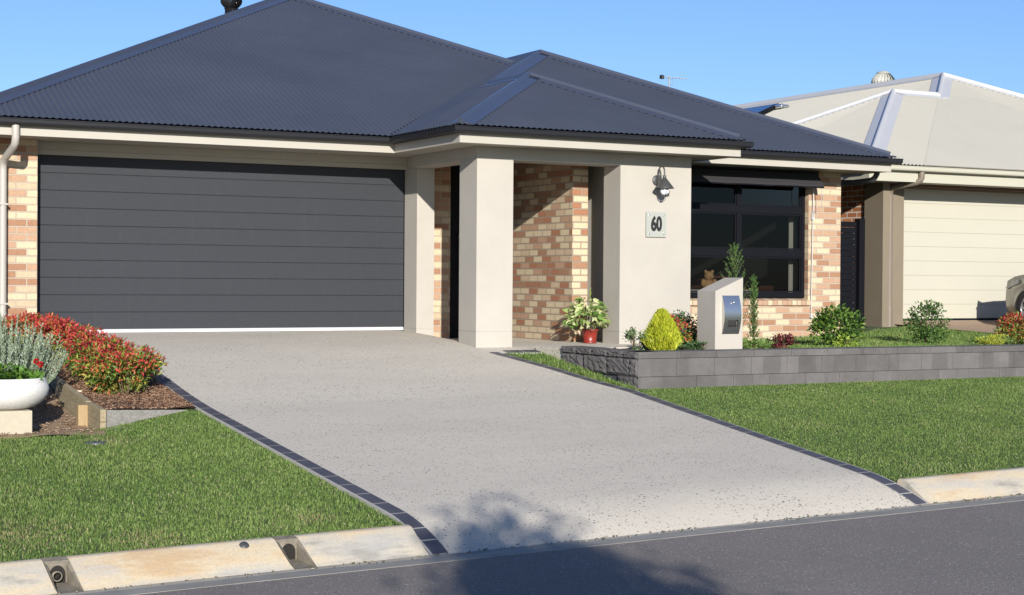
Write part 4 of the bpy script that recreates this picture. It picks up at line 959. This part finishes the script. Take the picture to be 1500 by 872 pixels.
# planter
def planter():
    x, y = 2.57, -5.66; z = T(x, y) - .01
    s = MB(); s.box(-.225, .225, -.225, .225, -.08, .19); o = s.build('limestone_block', 'limestone', bevel=.006, label='cream square stone block carrying the white planter bowl', cat='stone block'); o.location = (x - .06, y - .06, z - .03); zb = z + .16
    t = thing('planter_bowl', (x, y, zb), 'round white speckled concrete bowl planter on a stone block', 'planter')
    R_ = .36; pr = [(.001, 0), (.17, 0), (.24, .02), (.30, .06), (.345, .12), (.355, .17), (.345, .21), (.325, .245), (.322, .262), (.295, .262), (.295, .235), (.001, .225)]
    s = MB(); s.lathe(pr, (x, y, zb), 56); s.build('bowl', 'whitepot', t)
    s = MB(); s.lathe([(.001, .238), (.2, .24), (.294, .236)], (x, y, zb), 30); s.build('soil', 'soil', t)
    c = pick([(.06, .14, .02), (.10, .19, .03), (.045, .10, .018)], 420, .25)
    tp = thing('bowl_plant', (x, y, zb + .24), 'leafy green geranium with red flowers growing in the white bowl', 'plant')
    n = 620; a_ = RNG.uniform(0, 6.28, n); q = np.sqrt(RNG.uniform(0, 1, n)) * .29; P_ = np.stack([x + q * np.cos(a_), y + q * np.sin(a_), zb + .235 + RNG.uniform(0, .12, n) * (1.15 - q / .33)], 1)
    leaves('foliage', P_, np.stack([np.cos(a_), np.sin(a_), RNG.uniform(.1, 1.2, n)], 1) + RNG.normal(0, .3, (n, 3)), RNG.uniform(.035, .06, n), RNG.uniform(.035, .055, n), pick([(.07, .16, .02), (.12, .22, .035), (.045, .10, .018)], n, .22), tp, six=True)
    for px_, py_, pz_ in ((x + .235, y - .1, zb + .385), (x + .16, y - .02, zb + .33)):
        s = MB(); s.tube([(px_ - .04, py_, zb + .24), (px_, py_, pz_)], .0028, 5); s.build('flower_stem', 'stem', tp)
    P2 = []; D2 = []
    for cx, cy, cz, m_ in ((x + .235, y - .1, zb + .395, 60), (x + .26, y - .13, zb + .37, 40)):
        for k in range(m_):
            v = RNG.normal(0, 1, 3); v /= np.linalg.norm(v); P2.append(np.array((cx, cy, cz)) + v * .012); D2.append(v)
    n = len(P2); leaves('blossoms', np.array(P2), np.array(D2), np.full(n, .018), np.full(n, .016), pick([(.55, .012, .012), (.4, .008, .01)], n, .2), tp)
planter()
# front bed plants
def conifer(base, r, h, n, cols, label, name='conifer_shrub', tipw=.1, ll=.04, power=.75, seedy=0):
    x, y, z = base; t = thing(name, base, label, 'conifer')
    u = RNG.uniform(0, 1, n); a_ = RNG.uniform(0, 6.28, n); lump = 1 + .14 * np.sin(a_ * 4 + u * 9) + .12 * np.sin(a_ * 9 - u * 17) + np.where(RNG.uniform(0, 1, n) < .06, RNG.uniform(0, .35, n), 0)
    prof = np.minimum(1, (u + .18) * 2.6) * np.power(np.clip(1 - u, 0, 1), power) + tipw * .0; q = r * prof * lump * RNG.uniform(.55, 1.05, n) ** .5
    P_ = np.stack([x + q * np.cos(a_), y + q * np.sin(a_), z + .01 + h * u], 1)
    D = np.stack([np.cos(a_) * .5, np.sin(a_) * .5, np.ones(n) * 1.1], 1) + RNG.normal(0, .22, (n, 3))
    leaves('foliage', P_, D, ll * RNG.uniform(.6, 1.5, n), .009 * RNG.uniform(.7, 1.4, n), pick(cols, n, .2), t)
    stems('trunk', [([Vector((x, y, z - .03)), Vector((x, y, z + h * .8))], [.012, .004])], t)
conifer((10.07, -4.2, -.14), .225, .45, 6500, [(.46, .50, .03), (.36, .44, .03), (.56, .56, .06)], 'golden yellow dwarf conifer behind the corner of the block wall', ll=.046, power=.62)
def pencil(base, h, r, label, arch=False):
    x, y, z = base; t = thing('pencil_pine', base, label, 'conifer'); Ps = []; Ds = []; st = [([Vector((x, y, z - .03)), Vector((x, y, z + h * .96))], [.011, .002])]
    nb = 46
    for i in range(nb):
        u = i / nb; z0 = z + h * (.02 + .94 * u); a_ = i * 2.4; l = r * (1.7 if arch else 1.) * (1 - u) ** (.7) * RNG.uniform(.75, 1.15) + .03
        d = Vector((math.cos(a_) * .62, math.sin(a_) * .62, 1.25)).normalized(); b0 = Vector((x, y, z0)); L2 = l * 2.0; e = b0 + d * L2; st.append(([b0, e], [.003, .001]))
        for k in range(46):
            q = k / 46; p = b0 + d * L2 * q + Vector(RNG.normal(0, .006, 3)); a2 = RNG.uniform(0, 6.28); Ps.append(tuple(p)); Ds.append((d.x + math.cos(a2) * .7, d.y + math.sin(a2) * .7, d.z + .2))
    n = len(Ps); leaves('foliage', np.array(Ps), np.array(Ds), .028 * RNG.uniform(.7, 1.3, n), .007 * RNG.uniform(.8, 1.4, n), pick([(.07, .15, .035), (.12, .22, .05), (.05, .11, .03)], n, .2), t); stems('branches', st, t)
pencil((11.50, -3.6, -.14), 1.27, .23, 'tall feathery cypress rising behind the letterbox pillar')
pencil((11.68, -3.75, -.14), .88, .05, 'slim upright cypress just right of the letterbox pillar')
bush('pale_green_shrub', (9.83, -4.05, -.14), (.15, .14, .14), 700, .035, .022, [(.16, .22, .10), (.24, .30, .15), (.09, .14, .06)], 'small grey green shrub left of the golden conifer', 'shrub', clumps=10)
bush('nandina_shrub', (10.50, -3.85, -.14), (.16, .15, .20), 1100, .045, .017, None, 'small red and green nandina between golden conifer and letterbox', 'shrub', nand_col(.05), 'nandina shrubs in the front bed', clumps=14)
bush('green_shrub', (10.80, -3.55, -.14), (.20, .18, .24), 1700, .035, .02, [(.05, .11, .025), (.09, .17, .04), (.03, .07, .018)], 'dark green shrub left of the letterbox pillar', 'shrub', clumps=16)
bush('ground_cover_plant', (10.32, -3.95, -.14), (.18, .13, .07), 500, .04, .02, [(.05, .10, .03), (.10, .16, .06)], 'low dark green ground cover beside the golden conifer', 'plant', clumps=9)
bush('ground_cover_plant', (10.62, -4.2, -.14), (.2, .12, .06), 420, .04, .02, [(.04, .09, .03), (.08, .13, .05)], 'low dark ground cover at the foot of the letterbox pillar', 'plant', clumps=9)
def flowers(base):
    x, y, z = base; t = bush('daisy_plant', base, (.2, .15, .06), 700, .04, .012, [(.12, .22, .05), (.2, .3, .08)], 'low plant with cream white flowers right of the letterbox pillar', 'flowers', clumps=12, nst=5)
    for k in range(9):
        P2 = []; D2 = []
        c = np.array((x + RNG.uniform(-.17, .17), y + RNG.uniform(-.12, .05), z + RNG.uniform(.09, .145)))
        for j in range(18):
            a_ = 6.283 * j / 9; P2.append(c + np.array((0, 0, .004 * (j % 2)))); D2.append((math.cos(a_), math.sin(a_) - .4, .45 + .3 * (j % 2)))
        n = len(P2); leaves('flower', np.array(P2), np.array(D2), np.full(n, .032), np.full(n, .018), pick([(.8, .78, .62), (.75, .68, .42)], n, .08), t)
flowers((11.36, -4.25, -.13))
bush('heuchera_plant', (11.83, -4.1, -.135), (.19, .16, .10), 900, .035, .02, [(.12, .02, .03), (.22, .05, .05), (.06, .015, .02)], 'low dark burgundy plant in the lawn edge under the front window', 'plant', clumps=12)
bush('camellia_shrub', (13.08, -3.6, -.14), (.33, .27, .27), 1450, .06, .032, [(.06, .13, .022), (.11, .20, .03), (.20, .30, .05), (.035, .08, .015)], 'leafy green shrub in front of the brick corner right of the window', 'shrub', clumps=40, spread=.40, six=True, prob=[.3, .3, .18, .22])
bush('camellia_shrub', (12.98, -3.9, -.14), (.17, .12, .08), 240, .05, .03, [(.2, .3, .04), (.3, .38, .06)], 'low yellow green seedling at the foot of the leafy shrub', 'shrub', clumps=8)
bush('murraya_shrub', (14.84, -3.3, -.14), (.29, .25, .28), 1500, .045, .022, [(.035, .085, .018), (.06, .13, .025), (.10, .18, .035)], 'upright dark green shrub in front of the neighbouring cream garage door', 'shrub', clumps=36, spread=.38, prob=[.4, .38, .22])
bush('sedum_mound', (15.08, -4.25, -.125), (.24, .16, .075), 1300, .02, .012, [(.45, .46, .06), (.35, .40, .05)], 'low mound of yellow flowers behind the wall at the right', 'flowers', clumps=16, updir=1.)
bush('nandina_shrub', (15.84, -4.05, -.13), (.42, .3, .21), 2600, .05, .019, None, 'orange and green nandina at the right frame edge behind the wall', 'shrub', nand_col(-.02), 'nandina shrubs in the front bed', clumps=26)
# potted plant
def potted():
    x, y, z = 10.47, -1.93, -.118
    t = thing('plant_pot', (x, y, z), 'red glazed flower pot with saucer beside the porch wall', 'flower pot')
    s = MB(); s.lathe([(.001, 0), (.085, 0), (.09, .012), (.08, .02), (.098, .155), (.108, .16), (.108, .178), (.094, .178), (.088, .15), (.001, .15)], (x, y, z), 32); s.build('pot', 'terracotta', t)
    s = MB(); s.lathe([(.001, .152), (.088, .155)], (x, y, z), 20); s.build('soil', 'soil', t)
    tp = thing('potted_plant', (x, y, z + .15), 'pale green variegated leafy plant growing in the red pot', 'plant')
    n = 250; a_ = RNG.uniform(0, 6.28, n); el = RNG.uniform(-.45, 1.35, n); r_ = RNG.uniform(.12, .27, n)
    cx = x - .04; P_ = np.stack([cx + r_ * np.cos(a_) * np.cos(el), y + r_ * np.sin(a_) * np.cos(el) * .9, z + .29 + r_ * np.sin(el) * 1.05], 1)
    D = np.stack([np.cos(a_), np.sin(a_), RNG.uniform(-.7, .5, n)], 1)
    c = pick([(.30, .38, .12), (.46, .50, .24), (.15, .26, .06), (.58, .58, .34)], n, .15)
    leaves('foliage', P_, D, RNG.uniform(.07, .125, n), RNG.uniform(.04, .068, n), c, tp, six=True, fold=.18)
    k = 5; leaves('new_shoots', np.array([(cx + .04, y, z + .52 + .03 * i) for i in range(k)]), np.array([(.1 * (-1) ** i, .0, 1) for i in range(k)]), np.full(k, .07), np.full(k, .028), pick([(.30, .38, .10)], k), tp, six=True)
    st = [([Vector((x, y, z + .14)), Vector((cx + .1 * math.cos(i), y + .1 * math.sin(i), z + .25)), Vector((cx + .2 * math.cos(i), y + .18 * math.sin(i), z + .34))], [.005, .004, .002]) for i in range(9)]; stems('stems', st, tp)
potted()
# tree behind the camera, whose crown shades the road and the driveway foot
def shade_tree():
    x, y, z = .32, -23.75, -1.05
    t = thing('street_tree', (x, y, z), 'young leafy street tree on the far verge whose shadow falls on the road', 'tree')
    top = 4.45; st = [([Vector((x, y, z - .1)), Vector((x + .03, y, .7)), Vector((x, y, 1.8)), Vector((x, y, 2.9))], [.09, .07, .05, .02])]
    Ps = []; Ds = []
    for i in range(60):
        u = i / 60; a_ = i * 2.4; b0 = Vector((x, y, .45 + 2.05 * u)); l = (1.05 * (1 - u) ** .6 + .14) * RNG.uniform(.45, 1.45)
        e = b0 + Vector((math.cos(a_) * l, math.sin(a_) * l, .35 + .55 * u * RNG.uniform(.3, 1.5))); st.append(([b0, b0.lerp(e, .5) + Vector((0, 0, .08)), e], [.025, .015, .005]))
        for k in range(int(RNG.uniform(140, 330))):
            q = .25 + .8 * RNG.uniform(0, 1); p = b0.lerp(e, q) + Vector(RNG.normal(0, .15, 3)); Ps.append(tuple(p)); Ds.append(tuple(RNG.normal(0, 1, 3)))
    n = len(Ps); leaves('crown', np.array(Ps), np.array(Ds), .13 * RNG.uniform(.7, 1.3, n), .085 * RNG.uniform(.7, 1.3, n), pick([(.05, .11, .025), (.08, .16, .03)], n, .2), t); stems('trunk', st, t, 'bark')
shade_tree()

# ------------------------------------------------------------------ NEIGHBOUR
nb = thing('neighbour_house', (21.5, 4, 0), 'pale roofed neighbouring house with cream garage door and taupe piers', 'house')
NH = 2.48; tn = .446
a = MB(); hip_roof(a, 16.2, 26.0, -.5, 7.1, tn, NH, amp=.009); a.build('roof', 'nb_roof', nb, fixn=False)
a = MB(); hip_roof(a, 17.3, 27.7, -.502, 22, tn, NH, amp=.009); a.build('roof', 'nb_roof', nb, fixn=False)
a = MB()
t1 = 3.8; f = lambda X, t: (X + t, -.5 + t, NH + t * tn)
cap(a, f(16.2, .04), f(16.2, t1), nn(FRONT, tn), nn(LEFT, tn), .2, .03, .013)
cap(a, f(16.2, t1), (17.3 + t1, -.5 + t1, NH + t1 * tn), nn(FRONT, tn), nn(BACK, tn), .2, .03, .013)
cap(a, (16.2 + t1, -.5 + t1, NH + t1 * tn), (16.2, 7.1, NH), nn(BACK, tn), nn(LEFT, tn), .15, .03, .013)
cap(a, f(17.3, t1 - .05), f(17.3, 5.2), nn(FRONT, tn), nn(LEFT, tn), .2, .03, .013)
cap(a, f(17.3, 5.2), (22.5, 16.8, NH + 5.2 * tn), nn(LEFT, tn), nn(RIGHT, tn), .2, .03, .013)
cap(a, (27.7 - .04, -.46, NH + .02), (22.5, 4.7, NH + 5.2 * tn), nn(FRONT, tn), nn(RIGHT, tn), .2, .03, .013)
a.build('ridge_capping', 'nb_cap', nb)
NP = [(16.2, 7.1), (16.2, -.5), (27.7, -.5), (27.7, 20)]
a = MB(); sweep(a, NP, [(o, z + .0) for o, z in gprof(NH)]); a.build('gutter', 'nb_trim', nb)
a = MB(); sweep(a, NP, [(.118, 2.24), (.118, NH - .015), (.138, NH - .015), (.138, 2.24)]); a.build('fascia', 'nb_trim', nb)
a = MB(); a.box(16.34, 27.56, -.36, 7, 2.245, 2.26); a.build('soffit', 'soffit', nb)
a = MB(); a.box(16.93, 17.065, 0, .44, -.4, 2.245); a.box(17.067, 17.46, .12, .44, -.4, 2.245); a.build('pier', 'nb_render', nb)
a = MB(); a.box(23.0, 23.6, .12, .44, -.4, 2.245); a.build('pier', 'nb_render', nb)
a = MB(); a.box(17.462, 22.998, .2, .44, 2.19, 2.245); a.box(17.067, 27.2, .05, .118, 2.20, 2.243); a.build('lintel', 'nb_lintel', nb)
a = MB(); a.box(16.98, 17.2, .442, 7, -.4, 2.245); a.box(23.6, 27, .14, .44, -.4, 2.19); a.box(26.8, 27, .44, 20, -.4, 2.245); a.box(17.2, 26.8, 19.8, 20, -.4, 2.245); a.build('wall', 'nb_brick', nb)
gd = MB(); z0 = .10; ph = (2.195 - z0) / 9
for i in range(9):
    a0 = z0 + i * ph; a1 = a0 + ph; gd.prism([(.35, a0 + .005), (.35, a1 - .005), (.354, a1 - .0005), (.38, a1 - .0005), (.38, a0 + .0005), (.354, a0 + .0005)], 'x', 17.465, 22.99)
gdo = gd.build('garage_door', 'nb_door', nb)
s = MB(); s.box(17.465, 22.99, .33, .37, .07, .098); s.build('bottom_seal', 'black_metal', gdo)
s = MB(); s.box(17.44, 23.0, .32, .5, -.3, .068); s.build('threshold', 'nb_trim', nb)
s = MB(); x = 17.11
pipe(s, [(17.33, -.42, 2.42), (17.33, -.42, 2.31), (17.32, -.40, 2.27), (17.29, -.37, 2.245), (17.2, -.18, 2.21), (17.13, -.03, 2.18), (x, .03, 2.14), (x, .05, 2.06), (x, .05, -.15)], .048); s.tube([(x, .05, .30), (x, .05, -.15)], .055, 14)
s.build('downpipe', 'nb_pipe', nb)
# solar panels on the left slope
t = thing('solar_panel', (21.1, 10.1, 4.2), 'dark blue solar water panel on the left slope of the pale roof', 'solar panel')
dn = Vector((1, 0, tn)).normalized(); nr = Vector((-tn, 0, 1)).normalized(); yv = Vector((0, 1, 0))
def panel(y0, y1, s0, s1, name, m_, lift0, lift1, parent):
    mb = MB(); o_ = Vector((17.3, 0, NH)); q = []
    for lf in (lift0, lift1):
        for (s_, y_) in ((s0, y0), (s1, y0), (s1, y1), (s0, y1)): q.append(o_ + dn * s_ + yv * y_ + nr * lf)
    mb.add(q, [(0, 1, 2, 3), (4, 5, 6, 7), (0, 1, 5, 4), (1, 2, 6, 5), (2, 3, 7, 6), (3, 0, 4, 7)]); return mb.build(name, m_, parent)
PY0, PY1 = 9.1, 11.2
panel(PY0, PY1, 3.3, 5.0, 'frame', 'black_metal', .03, .115, t); panel(PY0 + .03, PY1 - .03, 3.33, 4.97, 'glass_cover', 'solar', .117, .12, t)
e = Vector((17.3, 0, NH)) + dn * 4.9 + yv * (PY0 - .02) + nr * .07
s = MB(); s.tube([e, e + Vector((0, -.22, .0))], .05, 10); s.tube([e + Vector((0, -.2, 0)), e + Vector((.05, -.36, -.02))], .03, 8); s.build('pipe_fitting', 'chrome', t)
# side gate between the houses
t = thing('side_gate', (16.1, .36, -.1), 'black slatted metal side gate between the two houses', 'gate')
s = MB(); s.box(15.295, 15.36, .32, .40, -.2, 1.64); s.build('post', 'black_metal', t); s = MB(); s.box(16.70, 16.81, .28, .40, -.2, 1.68); s.build('post', 'black_metal', t)
s = MB()
for i in range(19): z_ = -.1 + i * .0915; s.box(15.362, 16.698, .35, .37, z_, z_ + .086)
s.build('slats', 'black_metal', t)
s = MB(); s.box(15.9, 16.1, .32, .349, 1.50, 1.515); s.build('latch', 'white_plastic', t)

# car
def car():
    xc, yn, zg = 19.65, -.50, nd_z(19, -2.2) + .0
    t = thing('parked_car', (xc, yn - 2.1, zg), 'grey champagne hatchback parked nose first at the neighbouring garage door', 'car')
    slope = .055
    S = [(0., .50, .30, .44, .50, .42, .50), (.05, .66, .22, .50, .62, .56, .60), (.16, .76, .20, .56, .72, .64, .70), (.38, .83, .19, .62, .80, .70, .78), (.8, .86, .19, .68, .89, .74, .86), (1.15, .87, .19, .72, .95, .74, .93), (1.3, .87, .19, .74, 1.0, .72, .98),
         (1.75, .875, .19, .78, 1.02, .64, 1.36), (2.1, .88, .19, .80, 1.03, .60, 1.47), (2.8, .88, .19, .82, 1.05, .60, 1.50), (3.5, .87, .20, .84, 1.07, .58, 1.46), (3.85, .84, .24, .85, 1.06, .56, 1.30), (4.05, .80, .28, .84, 1.0, .60, 1.05), (4.15, .70, .34, .78, .86, .6, .88)]
    vs = []
    for (l, w_, zb, zs, zbelt, rw, zt) in S:
        ring = [(-w_ * .93, zb), (-w_, zb + .14), (-w_ * 1.0, zs), (-w_ * .965, zbelt), (-rw, zt - .015), (-rw * .6, zt + .01), (0, zt + .02)]
        ring = ring + [(-a_, b_) for a_, b_ in ring[-2::-1]]
        for (x, z) in ring: vs.append((xc + x, yn - l, zg + z + slope * (2.1 - l)))
    m = 13; s = MB(); fs = [(i * m + j, i * m + j + 1, (i + 1) * m + j + 1, (i + 1) * m + j) for i in range(len(S) - 1) for j in range(m - 1)] + [(i * m + m - 1, i * m, (i + 1) * m, (i + 1) * m + m - 1) for i in range(len(S) - 1)]
    s.add(vs, fs, True); s.add(vs[:m], [tuple(range(m))]); s.add(vs[-m:], [tuple(range(m))])
    body = s.build('body', 'carpaint', t)
    bm = bmesh.new(); bm.from_mesh(body.data); bmesh.ops.remove_doubles(bm, verts=bm.verts, dist=1e-4); bmesh.ops.recalc_face_normals(bm, faces=bm.faces); bm.to_mesh(body.data); bm.free()
    cut = MB()
    for l in (.78, 3.32):
        cut.lathe([(.001, -2), (.365, -2), (.365, 2), (.001, 2)], (xc, yn - l, zg + .33 + slope * (2.1 - l)), 40, axis='x')
    co = cut.build('cutter', 'hole'); md = body.modifiers.new('b', 'BOOLEAN'); md.object = co; md.operation = 'DIFFERENCE'; md.solver = 'EXACT'
    dg = bpy.context.evaluated_depsgraph_get(); me = bpy.data.meshes.new_from_object(body.evaluated_get(dg)); body.modifiers.clear(); body.data = me; bpy.data.objects.remove(co)
    P_ = lambda x, l, z: (xc + x, yn - l, zg + z + slope * (2.1 - l))
    s = MB(); s.box(xc - .62, xc + .62, yn - 3.9, yn - .3, zg + .25, zg + .6); s.build('underbody', 'black_flat', t)
    for sx in (-1, 1):
        for l in (.78, 3.32):
            c = P_(sx * .76, l, .33); wh = bpy.data.objects.new('wheel', None); wh.location = c; C.objects.link(wh); put(wh, t)
            WM[wh.name] = Matrix.Translation(c); wh.matrix_parent_inverse = WM[t.name].inverted()
            s = MB(); s.lathe([(.21, -.09), (.30, -.10), (.33, -.07), (.335, 0), (.33, .07), (.30, .10), (.21, .09)], c, 36, axis='x'); s.build('tyre', 'tyre', wh)
            s = MB(); s.lathe([(.215, -.095), (.205, -.07), (.20, .07), (.215, .095)], c, 36, axis='x'); ox = sx * .07
            for k in range(10):
                a_ = 2 * math.pi * k / 10; r0, r1 = .03, .208; wd = .020
                u = Vector((0, math.cos(a_), math.sin(a_))); v = Vector((0, -math.sin(a_), math.cos(a_))); cc = Vector(c) + Vector((ox, 0, 0)); th = Vector((sx * .015, 0, 0))
                q = [cc + u * r0 - v * wd, cc + u * r1 - v * wd * .8, cc + u * r1 + v * wd * .8, cc + u * r0 + v * wd]; s.add(q + [p + th for p in q], [(0, 1, 2, 3), (4, 5, 6, 7), (0, 1, 5, 4), (1, 2, 6, 5), (2, 3, 7, 6), (3, 0, 4, 7)])
            s.lathe([(.001, ox + sx * .025), (.045, ox + sx * .02), (.05, ox)], c, 16, axis='x'); s.build('rim', 'chrome', wh)
            s = MB(); s.lathe([(.001, -.0), (.19, 0)], (c[0] + sx * .02, c[1], c[2]), 24, axis='x'); s.build('brake_disc', 'black_flat', wh)
    for sx in (-1, 1):
        s = MB(); s.add([P_(sx * .73, .10, .60), P_(sx * .80, .22, .60), P_(sx * .865, .52, .70), P_(sx * .83, .50, .79), P_(sx * .74, .22, .73), P_(sx * .66, .09, .64)], [tuple(range(6))]); s.add([tuple(Vector(P_(sx * .73, .10, .60)) + Vector((-sx * .05, -.03, 0)))] , [])
        s.build('headlight', 'headlight', t)
        s = MB()
        s.add([P_(sx * .852, 1.55, 1.03), P_(sx * .858, 2.3, 1.045), P_(sx * .645, 2.3, 1.43), P_(sx * .665, 1.85, 1.36)], [(0, 1, 2, 3)]); s.add([P_(sx * .858, 2.38, 1.05), P_(sx * .85, 3.4, 1.07), P_(sx * .63, 3.35, 1.42), P_(sx * .64, 2.38, 1.44)], [(0, 1, 2, 3)]); s.build('side_window', 'carglass', t)
        s = MB(); s.box(-.06, .06, -.05, .05, -.05, .06, Matrix.Translation(P_(sx * .95, 1.45, 1.05))); s.build('wing_mirror', 'carpaint', t, bevel=.02)
    s = MB(); s.add([P_(-.66, 1.36, 1.04), P_(.66, 1.36, 1.04), P_(.56, 1.98, 1.47), P_(-.56, 1.98, 1.47)], [(0, 1, 2, 3)]); s.build('windscreen', 'carglass', t)
    s = MB(); s.add([P_(-.5, -.005, .34), P_(.5, -.005, .34), P_(.5, -.005, .42), P_(-.5, -.005, .42)], [(0, 1, 2, 3)]); s.build('grille', 'black_flat', t)
car()

# ------------------------------------------------------------------ camera, light, world
yaw, pit, rol = rad(27.9645), rad(-.6001), rad(-.4011)
F_ = Vector((math.sin(yaw) * math.cos(pit), math.cos(yaw) * math.cos(pit), math.sin(pit))); R0 = Vector((math.cos(yaw), -math.sin(yaw), 0)); U0 = R0.cross(F_)
R2 = R0 * math.cos(rol) - U0 * math.sin(rol); U2 = R0 * math.sin(rol) + U0 * math.cos(rol)
cam = bpy.data.objects.new('camera', bpy.data.cameras.new('camera')); C.objects.link(cam)
mw = Matrix((R2, U2, -F_)).transposed().to_4x4(); mw.translation = Vector((0, -19.5305, .6683)); cam.matrix_world = mw
cam.data.lens = 36 * 2357.763 / 1500; cam.data.sensor_width = 36; cam.data.clip_end = 2000; cam.data.clip_start = .05
bpy.context.scene.camera = cam
sd = Vector((-.35, -1, .322)).normalized()
sun = bpy.data.objects.new('sun', bpy.data.lights.new('sun', 'SUN')); C.objects.link(sun); sun.data.energy = 5.0; sun.data.angle = rad(.53); sun.data.color = (1, .945, .86)
sun.rotation_euler = (-sd).to_track_quat('-Z', 'Y').to_euler(); sun.location = (0, -30, 20)
wd = bpy.data.worlds.new('World'); bpy.context.scene.world = wd; wd.use_nodes = True; nt = wd.node_tree
bg = nt.nodes['Background']; sky = nt.nodes.new('ShaderNodeTexSky'); sky.sky_type = 'NISHITA'; sky.sun_disc = False
sky.sun_elevation = math.asin(sd.z); sky.sun_rotation = math.atan2(sd.x, sd.y); sky.air_density = 1; sky.dust_density = .4; sky.ozone_density = 2.2; sky.altitude = 0
mt = nt.nodes.new('ShaderNodeMix'); mt.data_type = 'RGBA'; mt.blend_type = 'MULTIPLY'; mt.inputs[0].default_value = 1; mt.inputs[7].default_value = (.74, .94, 1.36, 1); nt.links.new(sky.outputs[0], mt.inputs[6]); nt.links.new(mt.outputs[2], bg.inputs[0]); bg.inputs[1].default_value = .073
sc = bpy.context.scene; sc.view_settings.view_transform = 'Standard'; sc.view_settings.look = 'None'; sc.view_settings.exposure = .55; sc.view_settings.gamma = 1
sc.render.engine = 'CYCLES'; sc.cycles.use_denoising = True; sc.cycles.max_bounces = 6; sc.cycles.diffuse_bounces = 3; sc.cycles.transparent_max_bounces = 8
